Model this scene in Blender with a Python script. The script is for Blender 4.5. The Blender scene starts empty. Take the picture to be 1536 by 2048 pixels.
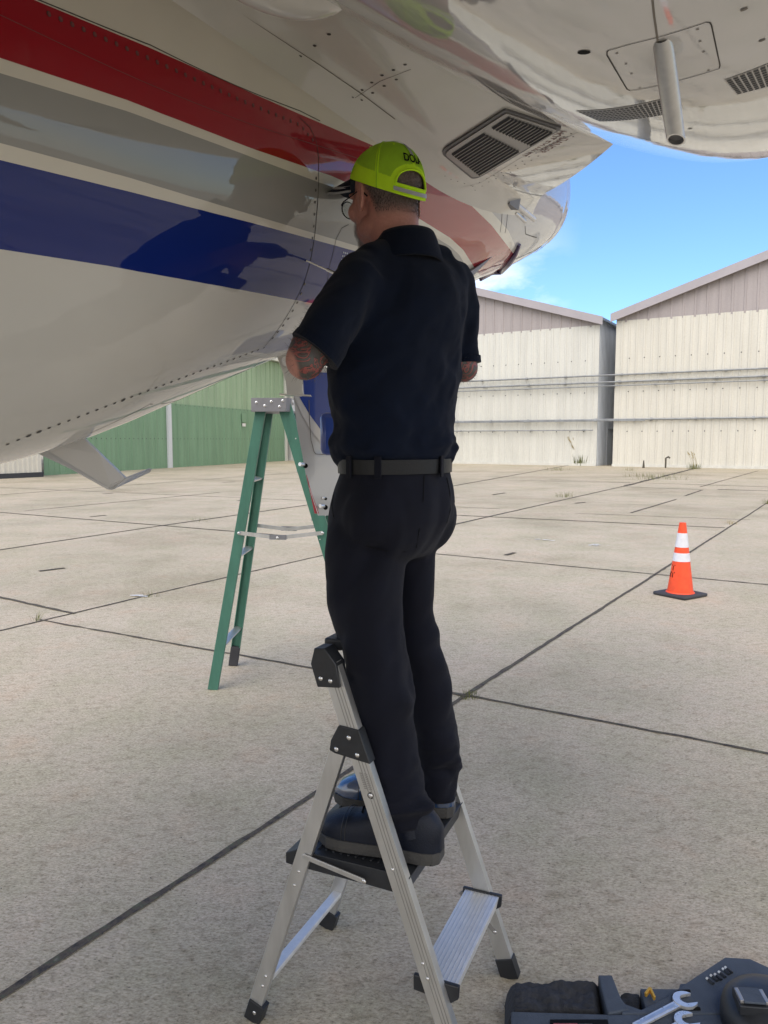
import bpy, bmesh, math, random
import numpy as np
from mathutils import Vector, Matrix, noise
from mathutils.bvhtree import BVHTree
random.seed(7); rng = np.random.default_rng(7)
R = math.radians
S = bpy.context.scene
C = S.collection
# ------------------------------------------------------------------ camera
FPX = 1500.0; PITCH = math.atan(144/FPX); EYE = 1.55
cd = bpy.data.cameras.new('camera'); cam = bpy.data.objects.new('camera', cd); C.objects.link(cam)
cam.location = (0, 0, EYE); cam.rotation_euler = (R(90)-PITCH, 0, 0)
cd.sensor_fit = 'VERTICAL'; cd.sensor_height = 36; cd.sensor_width = 27; cd.lens = 36*FPX/2048
cd.clip_start = .05; cd.clip_end = 3000
S.camera = cam
# ------------------------------------------------------------------ light
SUN_EL, SUN_AZ = 52, 205          # azimuth clockwise from +Y
W = bpy.data.worlds.new('World'); S.world = W; W.use_nodes = True
nt = W.node_tree; nt.nodes.clear()
def wn(t, **k):
    n = nt.nodes.new(t)
    for a, b in k.items(): setattr(n, a, b)
    return n
sky = wn('ShaderNodeTexSky', sky_type='NISHITA', sun_disc=False)
sky.sun_elevation = R(SUN_EL); sky.sun_rotation = R(SUN_AZ)
sky.air_density = 1.15; sky.dust_density = .35; sky.ozone_density = 1.6
bg = wn('ShaderNodeBackground'); bg.inputs['Strength'].default_value = .15
tc = wn('ShaderNodeTexCoord'); sep = wn('ShaderNodeSeparateXYZ')
nt.links.new(tc.outputs['Generated'], sep.inputs[0])
mp = wn('ShaderNodeMapping'); mp.inputs['Scale'].default_value = (1, 1, 2.2)
nt.links.new(tc.outputs['Generated'], mp.inputs[0])
nz = wn('ShaderNodeTexNoise'); nz.inputs['Scale'].default_value = 4.2; nz.inputs['Detail'].default_value = 9; nz.inputs['Roughness'].default_value = .58
nt.links.new(mp.outputs[0], nz.inputs['Vector'])
rp = wn('ShaderNodeValToRGB'); rp.color_ramp.elements[0].position = .50; rp.color_ramp.elements[1].position = .60
nt.links.new(nz.outputs['Fac'], rp.inputs[0])
# clouds: a bank low over the hangars on the left half of the sky and an unseen deck behind, added as neutral fill
lo = wn('ShaderNodeMapRange'); lo.inputs['From Min'].default_value = .30; lo.inputs['From Max'].default_value = .14
nt.links.new(sep.outputs['Z'], lo.inputs['Value'])
lx = wn('ShaderNodeMapRange'); lx.inputs['From Min'].default_value = .24; lx.inputs['From Max'].default_value = .12
nt.links.new(sep.outputs['X'], lx.inputs['Value'])
back = wn('ShaderNodeMapRange'); back.inputs['From Min'].default_value = .35; back.inputs['From Max'].default_value = -.2
nt.links.new(sep.outputs['Y'], back.inputs['Value'])
def wm(op, a, b):
    n = wn('ShaderNodeMath', operation=op)
    for i, v in enumerate((a, b)):
        if isinstance(v, float): n.inputs[i].default_value = v
        else: nt.links.new(v, n.inputs[i])
    return n.outputs[0]
rp2 = wn('ShaderNodeMapRange'); rp2.inputs['From Min'].default_value = .36; rp2.inputs['From Max'].default_value = .5
nt.links.new(nz.outputs['Fac'], rp2.inputs['Value'])
mask = wm('MAXIMUM', wm('MULTIPLY', wm('MULTIPLY', lo.outputs[0], lx.outputs[0]), rp.outputs[0]), wm('MULTIPLY', back.outputs[0], rp2.outputs[0]))
tint = wn('ShaderNodeMixRGB', blend_type='MULTIPLY'); tint.inputs[0].default_value = 1; tint.inputs[2].default_value = (.60, .82, 1.18, 1)
nt.links.new(sky.outputs[0], tint.inputs[1])
mix = wn('ShaderNodeMixRGB'); mix.inputs[2].default_value = (8.6, 8.2, 7.7, 1)
nt.links.new(tint.outputs[0], mix.inputs[1]); nt.links.new(mask, mix.inputs[0])
nt.links.new(mix.outputs[0], bg.inputs['Color'])
nt.links.new(bg.outputs[0], wn('ShaderNodeOutputWorld').inputs[0])
sl = bpy.data.lights.new('sun', 'SUN'); sl.energy = 1.5; sl.angle = R(60); sl.color = (1, .95, .87)
so = bpy.data.objects.new('sun', sl); C.objects.link(so)
el, az = R(SUN_EL), R(SUN_AZ)
sd = Vector((math.sin(az)*math.cos(el), math.cos(az)*math.cos(el), math.sin(el)))
so.rotation_euler = sd.to_track_quat('Z', 'Y').to_euler(); so.location = (0, 0, 60)
S.view_settings.view_transform = 'Standard'; S.view_settings.look = 'None'
S.view_settings.exposure = .45; S.view_settings.gamma = 1
S.cycles.max_bounces = 8

# ------------------------------------------------------------------ measuring helpers
cP, sP = math.cos(PITCH), math.sin(PITCH)
def ray(x, y):
    u = (x-768)/FPX; v = (1024-y)/FPX
    return Vector((u, cP+v*sP, -sP+v*cP))
def at(x, y, Y):
    d = ray(x, y); t = Y/d.y
    return Vector((d.x*t, Y, EYE+d.z*t))
def flat(x, y, z=0.0):
    d = ray(x, y); t = (z-EYE)/d.z
    return Vector((d.x*t, d.y*t, z))
def proj(p):
    z = p[1]*cP-(p[2]-EYE)*sP; v = p[1]*sP+(p[2]-EYE)*cP
    return 768+FPX*p[0]/z, 1024-FPX*v/z

# ------------------------------------------------------------------ materials
def mat(name, col, rough=.5, metal=0, coat=0, coat_rough=.03, spec=.5, var=0, vscale=8, bump=0, bscale=60, sheen=0, cast=None, stretch=(1,1,1), coat_ior=1.5):
    m = bpy.data.materials.new(name); m.use_nodes = True
    n = m.node_tree; b = n.nodes['Principled BSDF']
    b.inputs['Base Color'].default_value = (*col, 1); b.inputs['Roughness'].default_value = rough
    b.inputs['Metallic'].default_value = metal; b.inputs['Coat Weight'].default_value = coat
    b.inputs['Coat Roughness'].default_value = coat_rough; b.inputs['Specular IOR Level'].default_value = spec
    b.inputs['Coat IOR'].default_value = coat_ior
    if sheen: b.inputs['Sheen Weight'].default_value = sheen
    t = n.nodes.new('ShaderNodeTexCoord'); mpn = n.nodes.new('ShaderNodeMapping'); mpn.inputs['Scale'].default_value = stretch
    n.links.new(t.outputs['Object'], mpn.inputs[0])
    if var:
        nn = n.nodes.new('ShaderNodeTexNoise'); nn.inputs['Scale'].default_value = vscale; nn.inputs['Detail'].default_value = 8; nn.inputs['Roughness'].default_value = .65
        n.links.new(mpn.outputs[0], nn.inputs['Vector'])
        mr = n.nodes.new('ShaderNodeMapRange'); mr.inputs['From Min'].default_value = .3; mr.inputs['From Max'].default_value = .7
        mr.inputs['To Min'].default_value = 1-var; mr.inputs['To Max'].default_value = 1+var*.6
        n.links.new(nn.outputs['Fac'], mr.inputs['Value'])
        mx = n.nodes.new('ShaderNodeMixRGB'); mx.blend_type = 'MULTIPLY'; mx.inputs[0].default_value = 1; mx.inputs[1].default_value = (*col, 1)
        n.links.new(mr.outputs[0], mx.inputs[2]); n.links.new(mx.outputs[0], b.inputs['Base Color'])
        ro = n.nodes.new('ShaderNodeMapRange'); ro.inputs['To Min'].default_value = max(0, rough-.12); ro.inputs['To Max'].default_value = min(1, rough+.12)
        n.links.new(nn.outputs['Fac'], ro.inputs['Value']); n.links.new(ro.outputs[0], b.inputs['Roughness'])
    if bump:
        n2 = n.nodes.new('ShaderNodeTexNoise'); n2.inputs['Scale'].default_value = bscale; n2.inputs['Detail'].default_value = 5
        n.links.new(mpn.outputs[0], n2.inputs['Vector'])
        bp = n.nodes.new('ShaderNodeBump'); bp.inputs['Strength'].default_value = bump; bp.inputs['Distance'].default_value = .004
        n.links.new(n2.outputs['Fac'], bp.inputs['Height']); n.links.new(bp.outputs[0], b.inputs['Normal'])
        if coat: pass
    return m

M = {}
M['alu'] = mat('aluminium', (.62,.62,.61), .38, .85, var=.12, vscale=25, stretch=(1,1,.2), bump=.05, bscale=400)
M['alu_bright'] = mat('bright_aluminium', (.74,.74,.73), .42, .45, var=.1, vscale=30, bump=.05, bscale=300)
M['steel'] = mat('rivet_steel', (.7,.7,.7), .25, .95)
M['chrome'] = mat('chrome', (.78,.77,.74), .3, .65, var=.1, vscale=60)
M['blackplastic'] = mat('black_plastic', (.018,.02,.024), .42, var=.25, vscale=40, bump=.1, bscale=500)
M['tray'] = mat('slate_foam', (.055,.07,.095), .75, var=.22, vscale=22, bump=.5, bscale=260)
M['fuzz'] = mat('rough_dark_foam', (.028,.03,.036), .95, var=.45, vscale=35, bump=1, bscale=120)
M['navy'] = mat('navy_polo_cloth', (.003,.0065,.018), .85, spec=.12, var=.2, vscale=14, bump=.35, bscale=900, sheen=.06)
M['trouser'] = mat('charcoal_trouser_cloth', (.006,.007,.014), .8, spec=.15, var=.2, vscale=12, bump=.35, bscale=900, sheen=.05)
M['leather'] = mat('belt_leather', (.006,.007,.009), .42, spec=.3, var=.2, vscale=50, bump=.2, bscale=300)
M['boot'] = mat('boot_leather', (.005,.008,.018), .5, spec=.3, var=.25, vscale=30, bump=.3, bscale=250)
M['sole'] = mat('boot_sole_rubber', (.055,.053,.05), .8, var=.25, vscale=40, bump=.4, bscale=200)
M['neon'] = mat('neon_cap_cloth', (.60,.98,.03), .8, spec=.2, bump=.5, bscale=1400, var=.06, vscale=20)
M['neonmesh'] = mat('neon_cap_mesh', (.44,.80,.04), .85, spec=.2, bump=.8, bscale=1600, var=.1, vscale=20)
M['reflect'] = mat('grey_reflective_tape', (.35,.36,.37), .4)
M['black'] = mat('flat_black', (.005,.005,.006), .8, spec=.15)
M['white'] = mat('white_paint', (.72,.72,.70), .4, var=.05, vscale=6)
M['ladgreen'] = mat('green_fibreglass', (.055,.175,.125), .5, var=.22, vscale=18, bump=.25, bscale=150, stretch=(1,1,.25))
M['lgrey'] = mat('grey_cap_plastic', (.22,.22,.235), .5, var=.15, vscale=20)
M['orange'] = mat('orange_cone_plastic', (.90,.085,.02), .5, var=.22, vscale=14, bump=.2, bscale=60)
M['collar'] = mat('white_reflective_collar', (.72,.72,.76), .35, var=.12, vscale=15)
M['rubber'] = mat('black_rubber', (.045,.045,.052), .75, var=.25, vscale=12, bump=.3, bscale=120)
M['glass'] = mat('lens_glass', (.9,.95,.95), .02); M['glass'].node_tree.nodes['Principled BSDF'].inputs['Transmission Weight'].default_value = .92
M['rust'] = mat('galvanised_pipe', (.28,.29,.30), .5, .4, var=.3, vscale=2)
M['dkgrille'] = mat('grille_recess', (.03,.032,.04), .6)
M['frame'] = mat('grille_frame', (.15,.15,.16), .5)
M['ribs'] = mat('grille_metal', (.33,.32,.31), .35, .5, var=.12, vscale=30)
M['jetwhite'] = mat('gloss_white_aircraft_paint', (.60,.585,.55), .35, coat=1, coat_rough=.015, coat_ior=1.9, var=.03, vscale=3)
M['jetgrey'] = mat('gloss_light_grey_paint', (.50,.50,.50), .35, coat=1, coat_rough=.03, coat_ior=1.7, var=.03, vscale=3)
M['jetblue'] = mat('gloss_blue_paint', (.012,.045,.26), .3, coat=1, coat_rough=.02)
M['jetred'] = mat('gloss_red_paint', (.45,.02,.035), .3, coat=1, coat_rough=.02)
M['warn'] = mat('warning_lettering', (.14,.05,.05), .5)
M['gold'] = mat('brass_yellow', (.65,.38,.06), .35, .5)
M['redpl'] = mat('dull_red_plastic', (.28,.03,.035), .5)
M['weed'] = mat('dry_grass_blades', (.14,.15,.05), .8, var=.4, vscale=30)
M['straw'] = mat('straw_seed_heads', (.36,.30,.17), .85, var=.3, vscale=30)
M['dirt'] = mat('joint_dirt', (.10,.088,.068), .95, var=.75, vscale=24, bump=1, bscale=90)
def joint_mat():
    m = mat('joint_filler', (.06,.05,.04), .95, bump=1, bscale=110); n = m.node_tree; b = n.nodes['Principled BSDF']; t = n.nodes.new('ShaderNodeTexCoord')
    x = n.nodes.new('ShaderNodeTexNoise'); x.inputs['Scale'].default_value = 26; x.inputs['Detail'].default_value = 9; x.inputs['Roughness'].default_value = .75; n.links.new(t.outputs['Object'], x.inputs['Vector'])
    r = n.nodes.new('ShaderNodeValToRGB'); e = r.color_ramp.elements
    for i, (p, c) in enumerate([(.30,(.018,.017,.016)), (.44,(.055,.048,.042)), (.52,(.10,.078,.058)), (.60,(.075,.085,.052)), (.72,(.22,.20,.17))]):
        if i > 1: e.new(p)
        e[i].position = p; e[i].color = (*c, 1)
    n.links.new(x.outputs['Fac'], r.inputs[0]); n.links.new(r.outputs[0], b.inputs['Base Color']); return m
M['filler'] = joint_mat()
M['oldpaint'] = mat('chipped_white_paint', (.7,.7,.69), .6)
M['hair'] = mat('dark_grey_hair', (.11,.10,.10), .6, var=.3, vscale=60)
M['greyhair'] = mat('grey_beard_hair', (.30,.27,.25), .65)

# ------------------------------------------------------------------ mesh helpers
def tag(o, label=None, cat=None, group=None, kind=None):
    if label: o['label'] = label
    if cat: o['category'] = cat
    if group: o['group'] = group
    if kind: o['kind'] = kind
    return o
def empty(name, loc, rz=0):
    o = bpy.data.objects.new(name, None); C.objects.link(o); o.location = loc; o.rotation_euler = (0,0,rz)
    o.empty_display_size = .1
    return o
class MB:
    def __init__(s): s.v = []; s.f = []; s.m = []; s.mats = []
    def mi(s, m):
        if m not in s.mats: s.mats.append(m)
        return s.mats.index(m)
    def add(s, vs, fs, m):
        k = len(s.v); i = s.mi(m)
        s.v += [Vector(v) for v in vs]
        for f in fs: s.f.append([a+k for a in f]); s.m.append(i)
    def box(s, a, b, up, w, h, m, ends=True):
        """bar from a to b; w along side axis, h along up axis"""
        a = Vector(a); b = Vector(b); d = (b-a).normalized(); up = Vector(up); sd_ = d.cross(up).normalized(); u = sd_.cross(d).normalized()
        vs = [p + sd_*x*w/2 + u*y*h/2 for p in (a, b) for x, y in ((-1,-1),(1,-1),(1,1),(-1,1))]
        s.add(vs, [(3,2,1,0),(4,5,6,7),(0,1,5,4),(1,2,6,5),(2,3,7,6),(3,0,4,7)], m)
    def cuboid(s, c, ax, ay, az_, m, bev=0):
        c = Vector(c); ax = Vector(ax); ay = Vector(ay); az_ = Vector(az_)
        vs = [c+ax*x+ay*y+az_*z for z in (-1,1) for x, y in ((-1,-1),(1,-1),(1,1),(-1,1))]
        s.add(vs, [(3,2,1,0),(4,5,6,7),(0,1,5,4),(1,2,6,5),(2,3,7,6),(3,0,4,7)], m)
    def tube(s, pts, rad, m, n=10, cap=True, ell=None):
        pts = [Vector(p) for p in pts]; rings = []; prev = None
        for i, p in enumerate(pts):
            d = (pts[min(i+1, len(pts)-1)]-pts[max(i-1, 0)]).normalized()
            if prev is None: a = d.orthogonal().normalized()
            else: a = (prev - d*prev.dot(d)).normalized()
            prev = a; b = d.cross(a); r = rad[i] if hasattr(rad, '__len__') else rad
            rings.append([p+(a*math.cos(2*math.pi*k/n)+b*math.sin(2*math.pi*k/n))*r for k in range(n)])
        s.loft(rings, m, cap)
    def loft(s, rings, m, cap=True):
        n = len(rings[0]); vs = [v for r in rings for v in r]; fs = []
        for i in range(len(rings)-1):
            for k in range(n): fs.append((i*n+k, i*n+(k+1)%n, (i+1)*n+(k+1)%n, (i+1)*n+k))
        if cap: fs.append(tuple(range(n))[::-1]); fs.append(tuple((len(rings)-1)*n+k for k in range(n)))
        s.add(vs, fs, m)
    def grid(s, rows, m, close=False):
        n = len(rows[0]); vs = [v for r in rows for v in r]
        s.add(vs, [(i*n+k, i*n+k+1, (i+1)*n+k+1, (i+1)*n+k) for i in range(len(rows)-1) for k in range(n-1)], m)
    def disc(s, c, nrm, r, m, n=10, h=.0):
        c = Vector(c); nrm = Vector(nrm).normalized(); a = nrm.orthogonal().normalized(); b = nrm.cross(a)
        if h == 0:
            s.add([c+(a*math.cos(2*math.pi*k/n)+b*math.sin(2*math.pi*k/n))*r for k in range(n)], [tuple(range(n))], m)
        else:   # domed rivet head
            rings = []
            for q in (0, .45, .8, .98):
                rr = r*math.sqrt(1-q*q); rings.append([c+nrm*h*q+(a*math.cos(2*math.pi*k/n)+b*math.sin(2*math.pi*k/n))*rr for k in range(n)])
            s.loft(rings, m)
    def prism(s, poly, z0, z1, m):
        n = len(poly); vs = [Vector((p[0], p[1], z0)) for p in poly]+[Vector((p[0], p[1], z1)) for p in poly]
        s.add(vs, [tuple(range(n))[::-1], tuple(range(n, 2*n))]+[(k, (k+1)%n, n+(k+1)%n, n+k) for k in range(n)], m)
    def slab(s, poly, off, m):
        """planar 3-D polygon extruded by the vector off"""
        n = len(poly); off = Vector(off); vs = [Vector(p) for p in poly]; vs += [v+off for v in vs]
        s.add(vs, [tuple(range(n))[::-1], tuple(range(n, 2*n))]+[(k, (k+1)%n, n+(k+1)%n, n+k) for k in range(n)], m)
    def ellip(s, c, rx, ry, rz, m, axes=None, nu=20, nv=12):
        c = Vector(c); X, Y, Z = axes or (Vector((1,0,0)), Vector((0,1,0)), Vector((0,0,1)))
        rings = []
        for j in range(nv+1):
            t = -math.pi/2+math.pi*(j+.02)/(nv+.04)
            rings.append([c+X*rx*math.cos(t)*math.cos(2*math.pi*k/nu)+Y*ry*math.cos(t)*math.sin(2*math.pi*k/nu)+Z*rz*math.sin(t) for k in range(nu)])
        s.loft(rings, m)
    def mesh(s, name, smooth=None):
        me = bpy.data.meshes.new(name); me.from_pydata([tuple(v) for v in s.v], [], s.f)
        for m in s.mats: me.materials.append(m)
        me.polygons.foreach_set('material_index', s.m); me.update()
        return me
    def build(s, name, parent=None, smooth=False, bevel=0, angle=35, recalc=True):
        me = s.mesh(name)
        if recalc:
            bm = bmesh.new(); bm.from_mesh(me); bmesh.ops.recalc_face_normals(bm, faces=bm.faces); bm.to_mesh(me); bm.free()
        o = bpy.data.objects.new(name, me); C.objects.link(o)
        if parent: put(o, parent)
        if bevel:
            b = o.modifiers.new('b', 'BEVEL'); b.width = bevel; b.segments = 2; b.limit_method = 'ANGLE'; b.angle_limit = R(40)
        if smooth:
            me.polygons.foreach_set('use_smooth', [True]*len(me.polygons))
            if angle < 180:
                try: me.set_sharp_from_angle(angle=R(angle))
                except Exception: pass
        return o
def joinin(o, mb):
    """add more pieces (world coordinates) to a part that is already built"""
    me = o.data; inv = wmat(o).inverted(); extra = mb.mesh('x'); extra.transform(inv)
    idx = []
    for m in mb.mats:
        k = next((i for i, q in enumerate(me.materials) if q == m), -1)
        if k < 0: me.materials.append(m); k = len(me.materials)-1
        idx.append(k)
    for p in extra.polygons: p.material_index = idx[p.material_index]
    bm = bmesh.new(); bm.from_mesh(me); bm.from_mesh(extra); bm.to_mesh(me); bm.free(); bpy.data.meshes.remove(extra)
def wmat(o):
    m = Matrix.LocRotScale(o.location, o.rotation_euler, o.scale)
    return (wmat(o.parent) @ o.matrix_parent_inverse @ m) if o.parent else m
def put(o, parent):
    """parent, leaving the mesh where it was modelled (world coordinates) but stored in the parent's space"""
    inv = wmat(parent).inverted()
    o.data.transform(inv @ wmat(o)) if o.parent is None else None
    o.location = (0,0,0); o.rotation_euler = (0,0,0)
    o.parent = parent
def bake(o):
    """apply modifiers without operators"""
    dg = bpy.context.evaluated_depsgraph_get(); me = bpy.data.meshes.new_from_object(o.evaluated_get(dg))
    old = o.data; o.modifiers.clear(); o.data = me; bpy.data.meshes.remove(old)
    return o
def remesh(o, vox, smooth=6, fac=.6):
    r = o.modifiers.new('r', 'REMESH'); r.mode = 'VOXEL'; r.voxel_size = vox
    s = o.modifiers.new('s', 'SMOOTH'); s.iterations = smooth; s.factor = fac
    bake(o); o.data.polygons.foreach_set('use_smooth', [True]*len(o.data.polygons))
    return o
def textmesh(txt, size, m, bold=0, ext=.0):
    cu = bpy.data.curves.new('t', 'FONT'); cu.body = txt; cu.size = size; cu.align_x = 'CENTER'; cu.align_y = 'CENTER'; cu.offset = bold; cu.extrude = ext
    o = bpy.data.objects.new('t', cu); C.objects.link(o)
    dg = bpy.context.evaluated_depsgraph_get(); me = bpy.data.meshes.new_from_object(o.evaluated_get(dg))
    vs = [v.co.copy() for v in me.vertices]; fs = [tuple(p.vertices) for p in me.polygons]
    bpy.data.objects.remove(o); bpy.data.curves.remove(cu); bpy.data.meshes.remove(me)
    return vs, fs

# ------------------------------------------------------------------ ground
def concrete():
    m = bpy.data.materials.new('apron_concrete'); m.use_nodes = True; n = m.node_tree; b = n.nodes['Principled BSDF']
    b.inputs['Roughness'].default_value = .9; b.inputs['Specular IOR Level'].default_value = .25
    t = n.nodes.new('ShaderNodeTexCoord')
    def noisen(scale, detail, st=(1,1,1), rz=0, rough=.6):
        mpn = n.nodes.new('ShaderNodeMapping'); mpn.inputs['Scale'].default_value = st; mpn.inputs['Rotation'].default_value = (0,0,rz)
        n.links.new(t.outputs['Object'], mpn.inputs[0])
        x = n.nodes.new('ShaderNodeTexNoise'); x.inputs['Scale'].default_value = scale; x.inputs['Detail'].default_value = detail; x.inputs['Roughness'].default_value = rough
        n.links.new(mpn.outputs[0], x.inputs['Vector']); return x.outputs['Fac']
    def ramp(f, stops):
        r = n.nodes.new('ShaderNodeValToRGB'); e = r.color_ramp.elements
        while len(e) < len(stops): e.new(.5)
        for i, (p, c) in enumerate(stops): e[i].position = p; e[i].color = (*c, 1)
        n.links.new(f, r.inputs[0]); return r.outputs[0]
    def mul(a, b_, f=1.0, mode='MULTIPLY'):
        x = n.nodes.new('ShaderNodeMixRGB'); x.blend_type = mode; x.inputs[0].default_value = f
        n.links.new(a, x.inputs[1]); n.links.new(b_, x.inputs[2]); return x.outputs[0]
    big = ramp(noisen(.55, 6), [(.30,(.42,.375,.29)), (.46,(.50,.44,.345)), (.56,(.53,.46,.37)), (.7,(.56,.48,.385))])
    tint = ramp(noisen(2.3, 5, rough=.7), [(.34,(.90,.93,.88)), (.55,(1,1,1)), (.72,(1.0,.93,.89))])
    speck = ramp(noisen(70, 7, (1,1.7,1), R(25), .82), [(.36,(.34,.32,.28)), (.46,(.86,.85,.82)), (.54,(1.04,1.04,1.03)), (.64,(1.26,1.25,1.22))])
    speck = mul(speck, ramp(noisen(16, 6, (1,1.5,1), R(-20), .75), [(.34,(.74,.72,.68)), (.48,(1,1,1)), (.66,(1.1,1.1,1.09))]))
    broom = ramp(noisen(38, 6, (.5,1.4,1), R(-32), .75), [(.33,(.82,.81,.79)), (.52,(1,1,1)), (.75,(1.06,1.06,1.05))])
    broom2 = ramp(noisen(30, 6, (.5,1.5,1), R(35), .75), [(.30,(.84,.83,.81)), (.46,(1,1,1)), (.8,(1.05,1.05,1.04))])
    dark = ramp(noisen(210, 2, rough=.5), [(.24,(.42,.40,.36)), (.33,(1,1,1)), (1,(1,1,1))])
    stain = ramp(noisen(.9, 7, (1,1,1), 1.1, .6), [(.25,(.80,.79,.76)), (.42,(1,1,1)), (1,(1,1,1))])
    # every cast slab has a tone of its own
    mr_ = n.nodes.new('ShaderNodeMapping'); mr_.inputs['Rotation'].default_value = (0,0,-R(58.5)); n.links.new(t.outputs['Object'], mr_.inputs[0])
    sx_ = n.nodes.new('ShaderNodeSeparateXYZ'); n.links.new(mr_.outputs[0], sx_.inputs[0])
    def cell(o, off, sp):
        a_ = n.nodes.new('ShaderNodeMath'); a_.operation = 'ADD'; a_.inputs[1].default_value = off; n.links.new(o, a_.inputs[0])
        b2 = n.nodes.new('ShaderNodeMath'); b2.operation = 'DIVIDE'; b2.inputs[1].default_value = sp; n.links.new(a_.outputs[0], b2.inputs[0])
        c2 = n.nodes.new('ShaderNodeMath'); c2.operation = 'FLOOR'; n.links.new(b2.outputs[0], c2.inputs[0]); return c2.outputs[0]
    cb_ = n.nodes.new('ShaderNodeCombineXYZ'); n.links.new(cell(sx_.outputs['X'], -4.05, 4.9), cb_.inputs[0]); n.links.new(cell(sx_.outputs['Y'], -1.80, 4.15), cb_.inputs[1])
    wn_ = n.nodes.new('ShaderNodeTexWhiteNoise'); wn_.noise_dimensions = '2D'; n.links.new(cb_.outputs[0], wn_.inputs['Vector'])
    slab = ramp(wn_.outputs['Value'], [(0,(.93,.925,.91)), (1,(1.03,1.03,1.03))])
    big = mul(big, slab)
    patch = ramp(noisen(.23, 8, (1,1,1), .4, .62), [(.36,(.84,.83,.80)), (.48,(1,1,1)), (.66,(1.04,1.03,1.0))])
    big = mul(big, patch)
    c = mul(mul(mul(mul(mul(mul(big, tint), speck), broom, .8), broom2, .7), dark), stain)
    n.links.new(c, b.inputs['Base Color'])
    h = n.nodes.new('ShaderNodeMath'); h.operation = 'ADD'; n.links.new(noisen(95, 4, (1,2.6,1), R(25), .75), h.inputs[0]); n.links.new(noisen(38, 5, (.22,1.6,1), R(-32), .7), h.inputs[1])
    bp = n.nodes.new('ShaderNodeBump'); bp.inputs['Strength'].default_value = .55; bp.inputs['Distance'].default_value = .006
    n.links.new(h.outputs[0], bp.inputs['Height']); n.links.new(bp.outputs[0], b.inputs['Normal'])
    return m
M['concrete'] = concrete()
M['pale'] = mat('smoothed_joint_edge', (.46,.415,.345), .9, var=.22, vscale=60, bump=.4, bscale=150)
g = MB(); g.add([(-900,-900,0),(900,-900,0),(900,1500,0),(-900,1500,0)], [(0,1,2,3)], M['concrete'])
def joint(p0, p1, w, z=.004, jag=.25, ext0=0, ext1=0, m=None, step=.05):
    a = Vector(p0[:2]); b = Vector(p1[:2]); d = (b-a).normalized(); a -= d*ext0; b += d*ext1; L = (b-a).length
    nrm = Vector((-d.y, d.x)); N = max(2, int(L/step)); L0 = []; L1 = []
    sd_ = random.random()*99
    for i in range(N+1):
        p = a+d*L*i/N; s0 = L*i/N
        wob = .012*(noise.noise(Vector((s0*.8, sd_, 0))))
        w0 = w*(.5+jag*noise.noise(Vector((s0*7, sd_, 3)))+jag*.8*max(0, noise.noise(Vector((s0*2, sd_, 5)))))
        w1 = w*(.5+jag*noise.noise(Vector((s0*7, sd_, 9)))+jag*.8*max(0, noise.noise(Vector((s0*2, sd_, 12)))))
        L0.append(Vector((*(p+nrm*(wob+w0)), z))); L1.append(Vector((*(p+nrm*(wob-w1)), z)))
    g.grid([L0, L1], m or M['filler'])
G = lambda x, y: flat(x, y)
# main joints, running with and across the slabs
joint(G(0,1996), G(925,1395), .026, ext0=3, jag=.4)
joint(G(925,1395), G(1536,1005), .032, z=.0042, ext1=6)
joint(G(80,1240), G(940,1393), .021, z=.005, jag=.55)
joint(G(940,1393), G(1536,1508), .019, z=.0052, ext1=3, jag=.55)
joint(G(0,1262), G(300,1190), .026, z=.0046, ext0=2, jag=.5)
joint(G(300,1190), G(650,1110), .026, z=.0048, jag=.5, ext1=.2)
joint(G(650,1110), G(905,1050), .04, z=.0047)
joint(G(905,1050), G(1250,972), .06, z=.0049)
joint(G(1250,972), G(1390,937), .14, z=.0051, jag=.7)
joint(G(870,1108), G(1536,1170), .028, z=.0062, ext0=1, ext1=3)
joint(G(0,1195), G(150,1228), .034, z=.0064, ext0=3, jag=.4)
joint(G(0,1025), G(490,1065), .045, z=.0066, ext0=2, ext1=1)
joint(G(0,1100), G(320,1052), .045, z=.0056, ext0=2); joint(G(320,1052), G(560,1018), .06, z=.0058, ext1=10)
joint(G(940,1032), G(1450,1056), .05, z=.0068, ext0=1, ext1=0)
joint(G(0,990), G(200,975), .05, z=.0068, ext1=20, ext0=5); joint(G(0,975), G(1000,1018), .04, z=.007)
joint(G(50,1022), G(440,985), .04, z=.0078)
joint(G(1262,1026), G(1352,999), 0.049, z=.006); joint(G(1370,992), G(1405,980), 0.056, z=.006); joint(G(1400,974), G(1512,943), 0.049, z=.006, ext1=1)
joint(G(1100,960), G(1536,974), 0.070, z=.0072); joint(G(1240,973), G(1402,980), 0.056, z=.0074); joint(G(1435,979), G(1600,984), 0.112, z=.0076)
joint(G(900,958), G(1260,966), 0.056, z=.0073); joint(G(890,975), G(1170,925), 0.070, z=.0075)
joint(G(1150,1027), G(1500,1040), .03, z=.0076)
for (a, b, w) in [((78,1143),(130,1137),.06), ((180,1034),(212,1031),.06), ((1012,1111),(1030,1106),.05), ((205,988),(226,987),.1), ((445,965),(470,964),.1), ((475,1002),(500,999),.08), ((985,990),(1010,986),.08), ((1150,1007),(1170,1005),.08)]:
    joint(G(*a), G(*b), w, z=.0082, jag=.3)
for _ in range(420):   # grit, twigs and chips lying about
    px = random.uniform(-100, 1700); py = 960+1050*random.random()**1.3; c = G(px, py); r = random.uniform(.0008, .0028)*(1+c.y*.45)
    an = random.random()*6.3; k = random.randint(4, 6)
    g.add([c+Vector((math.cos(an)*math.cos(t)*r-math.sin(an)*math.sin(t)*r*.4, math.sin(an)*math.cos(t)*r+math.cos(an)*math.sin(t)*r*.4, .0086)) for t in [6.283*j/k for j in range(k)]], [tuple(range(k))], M['dirt'])
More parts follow.
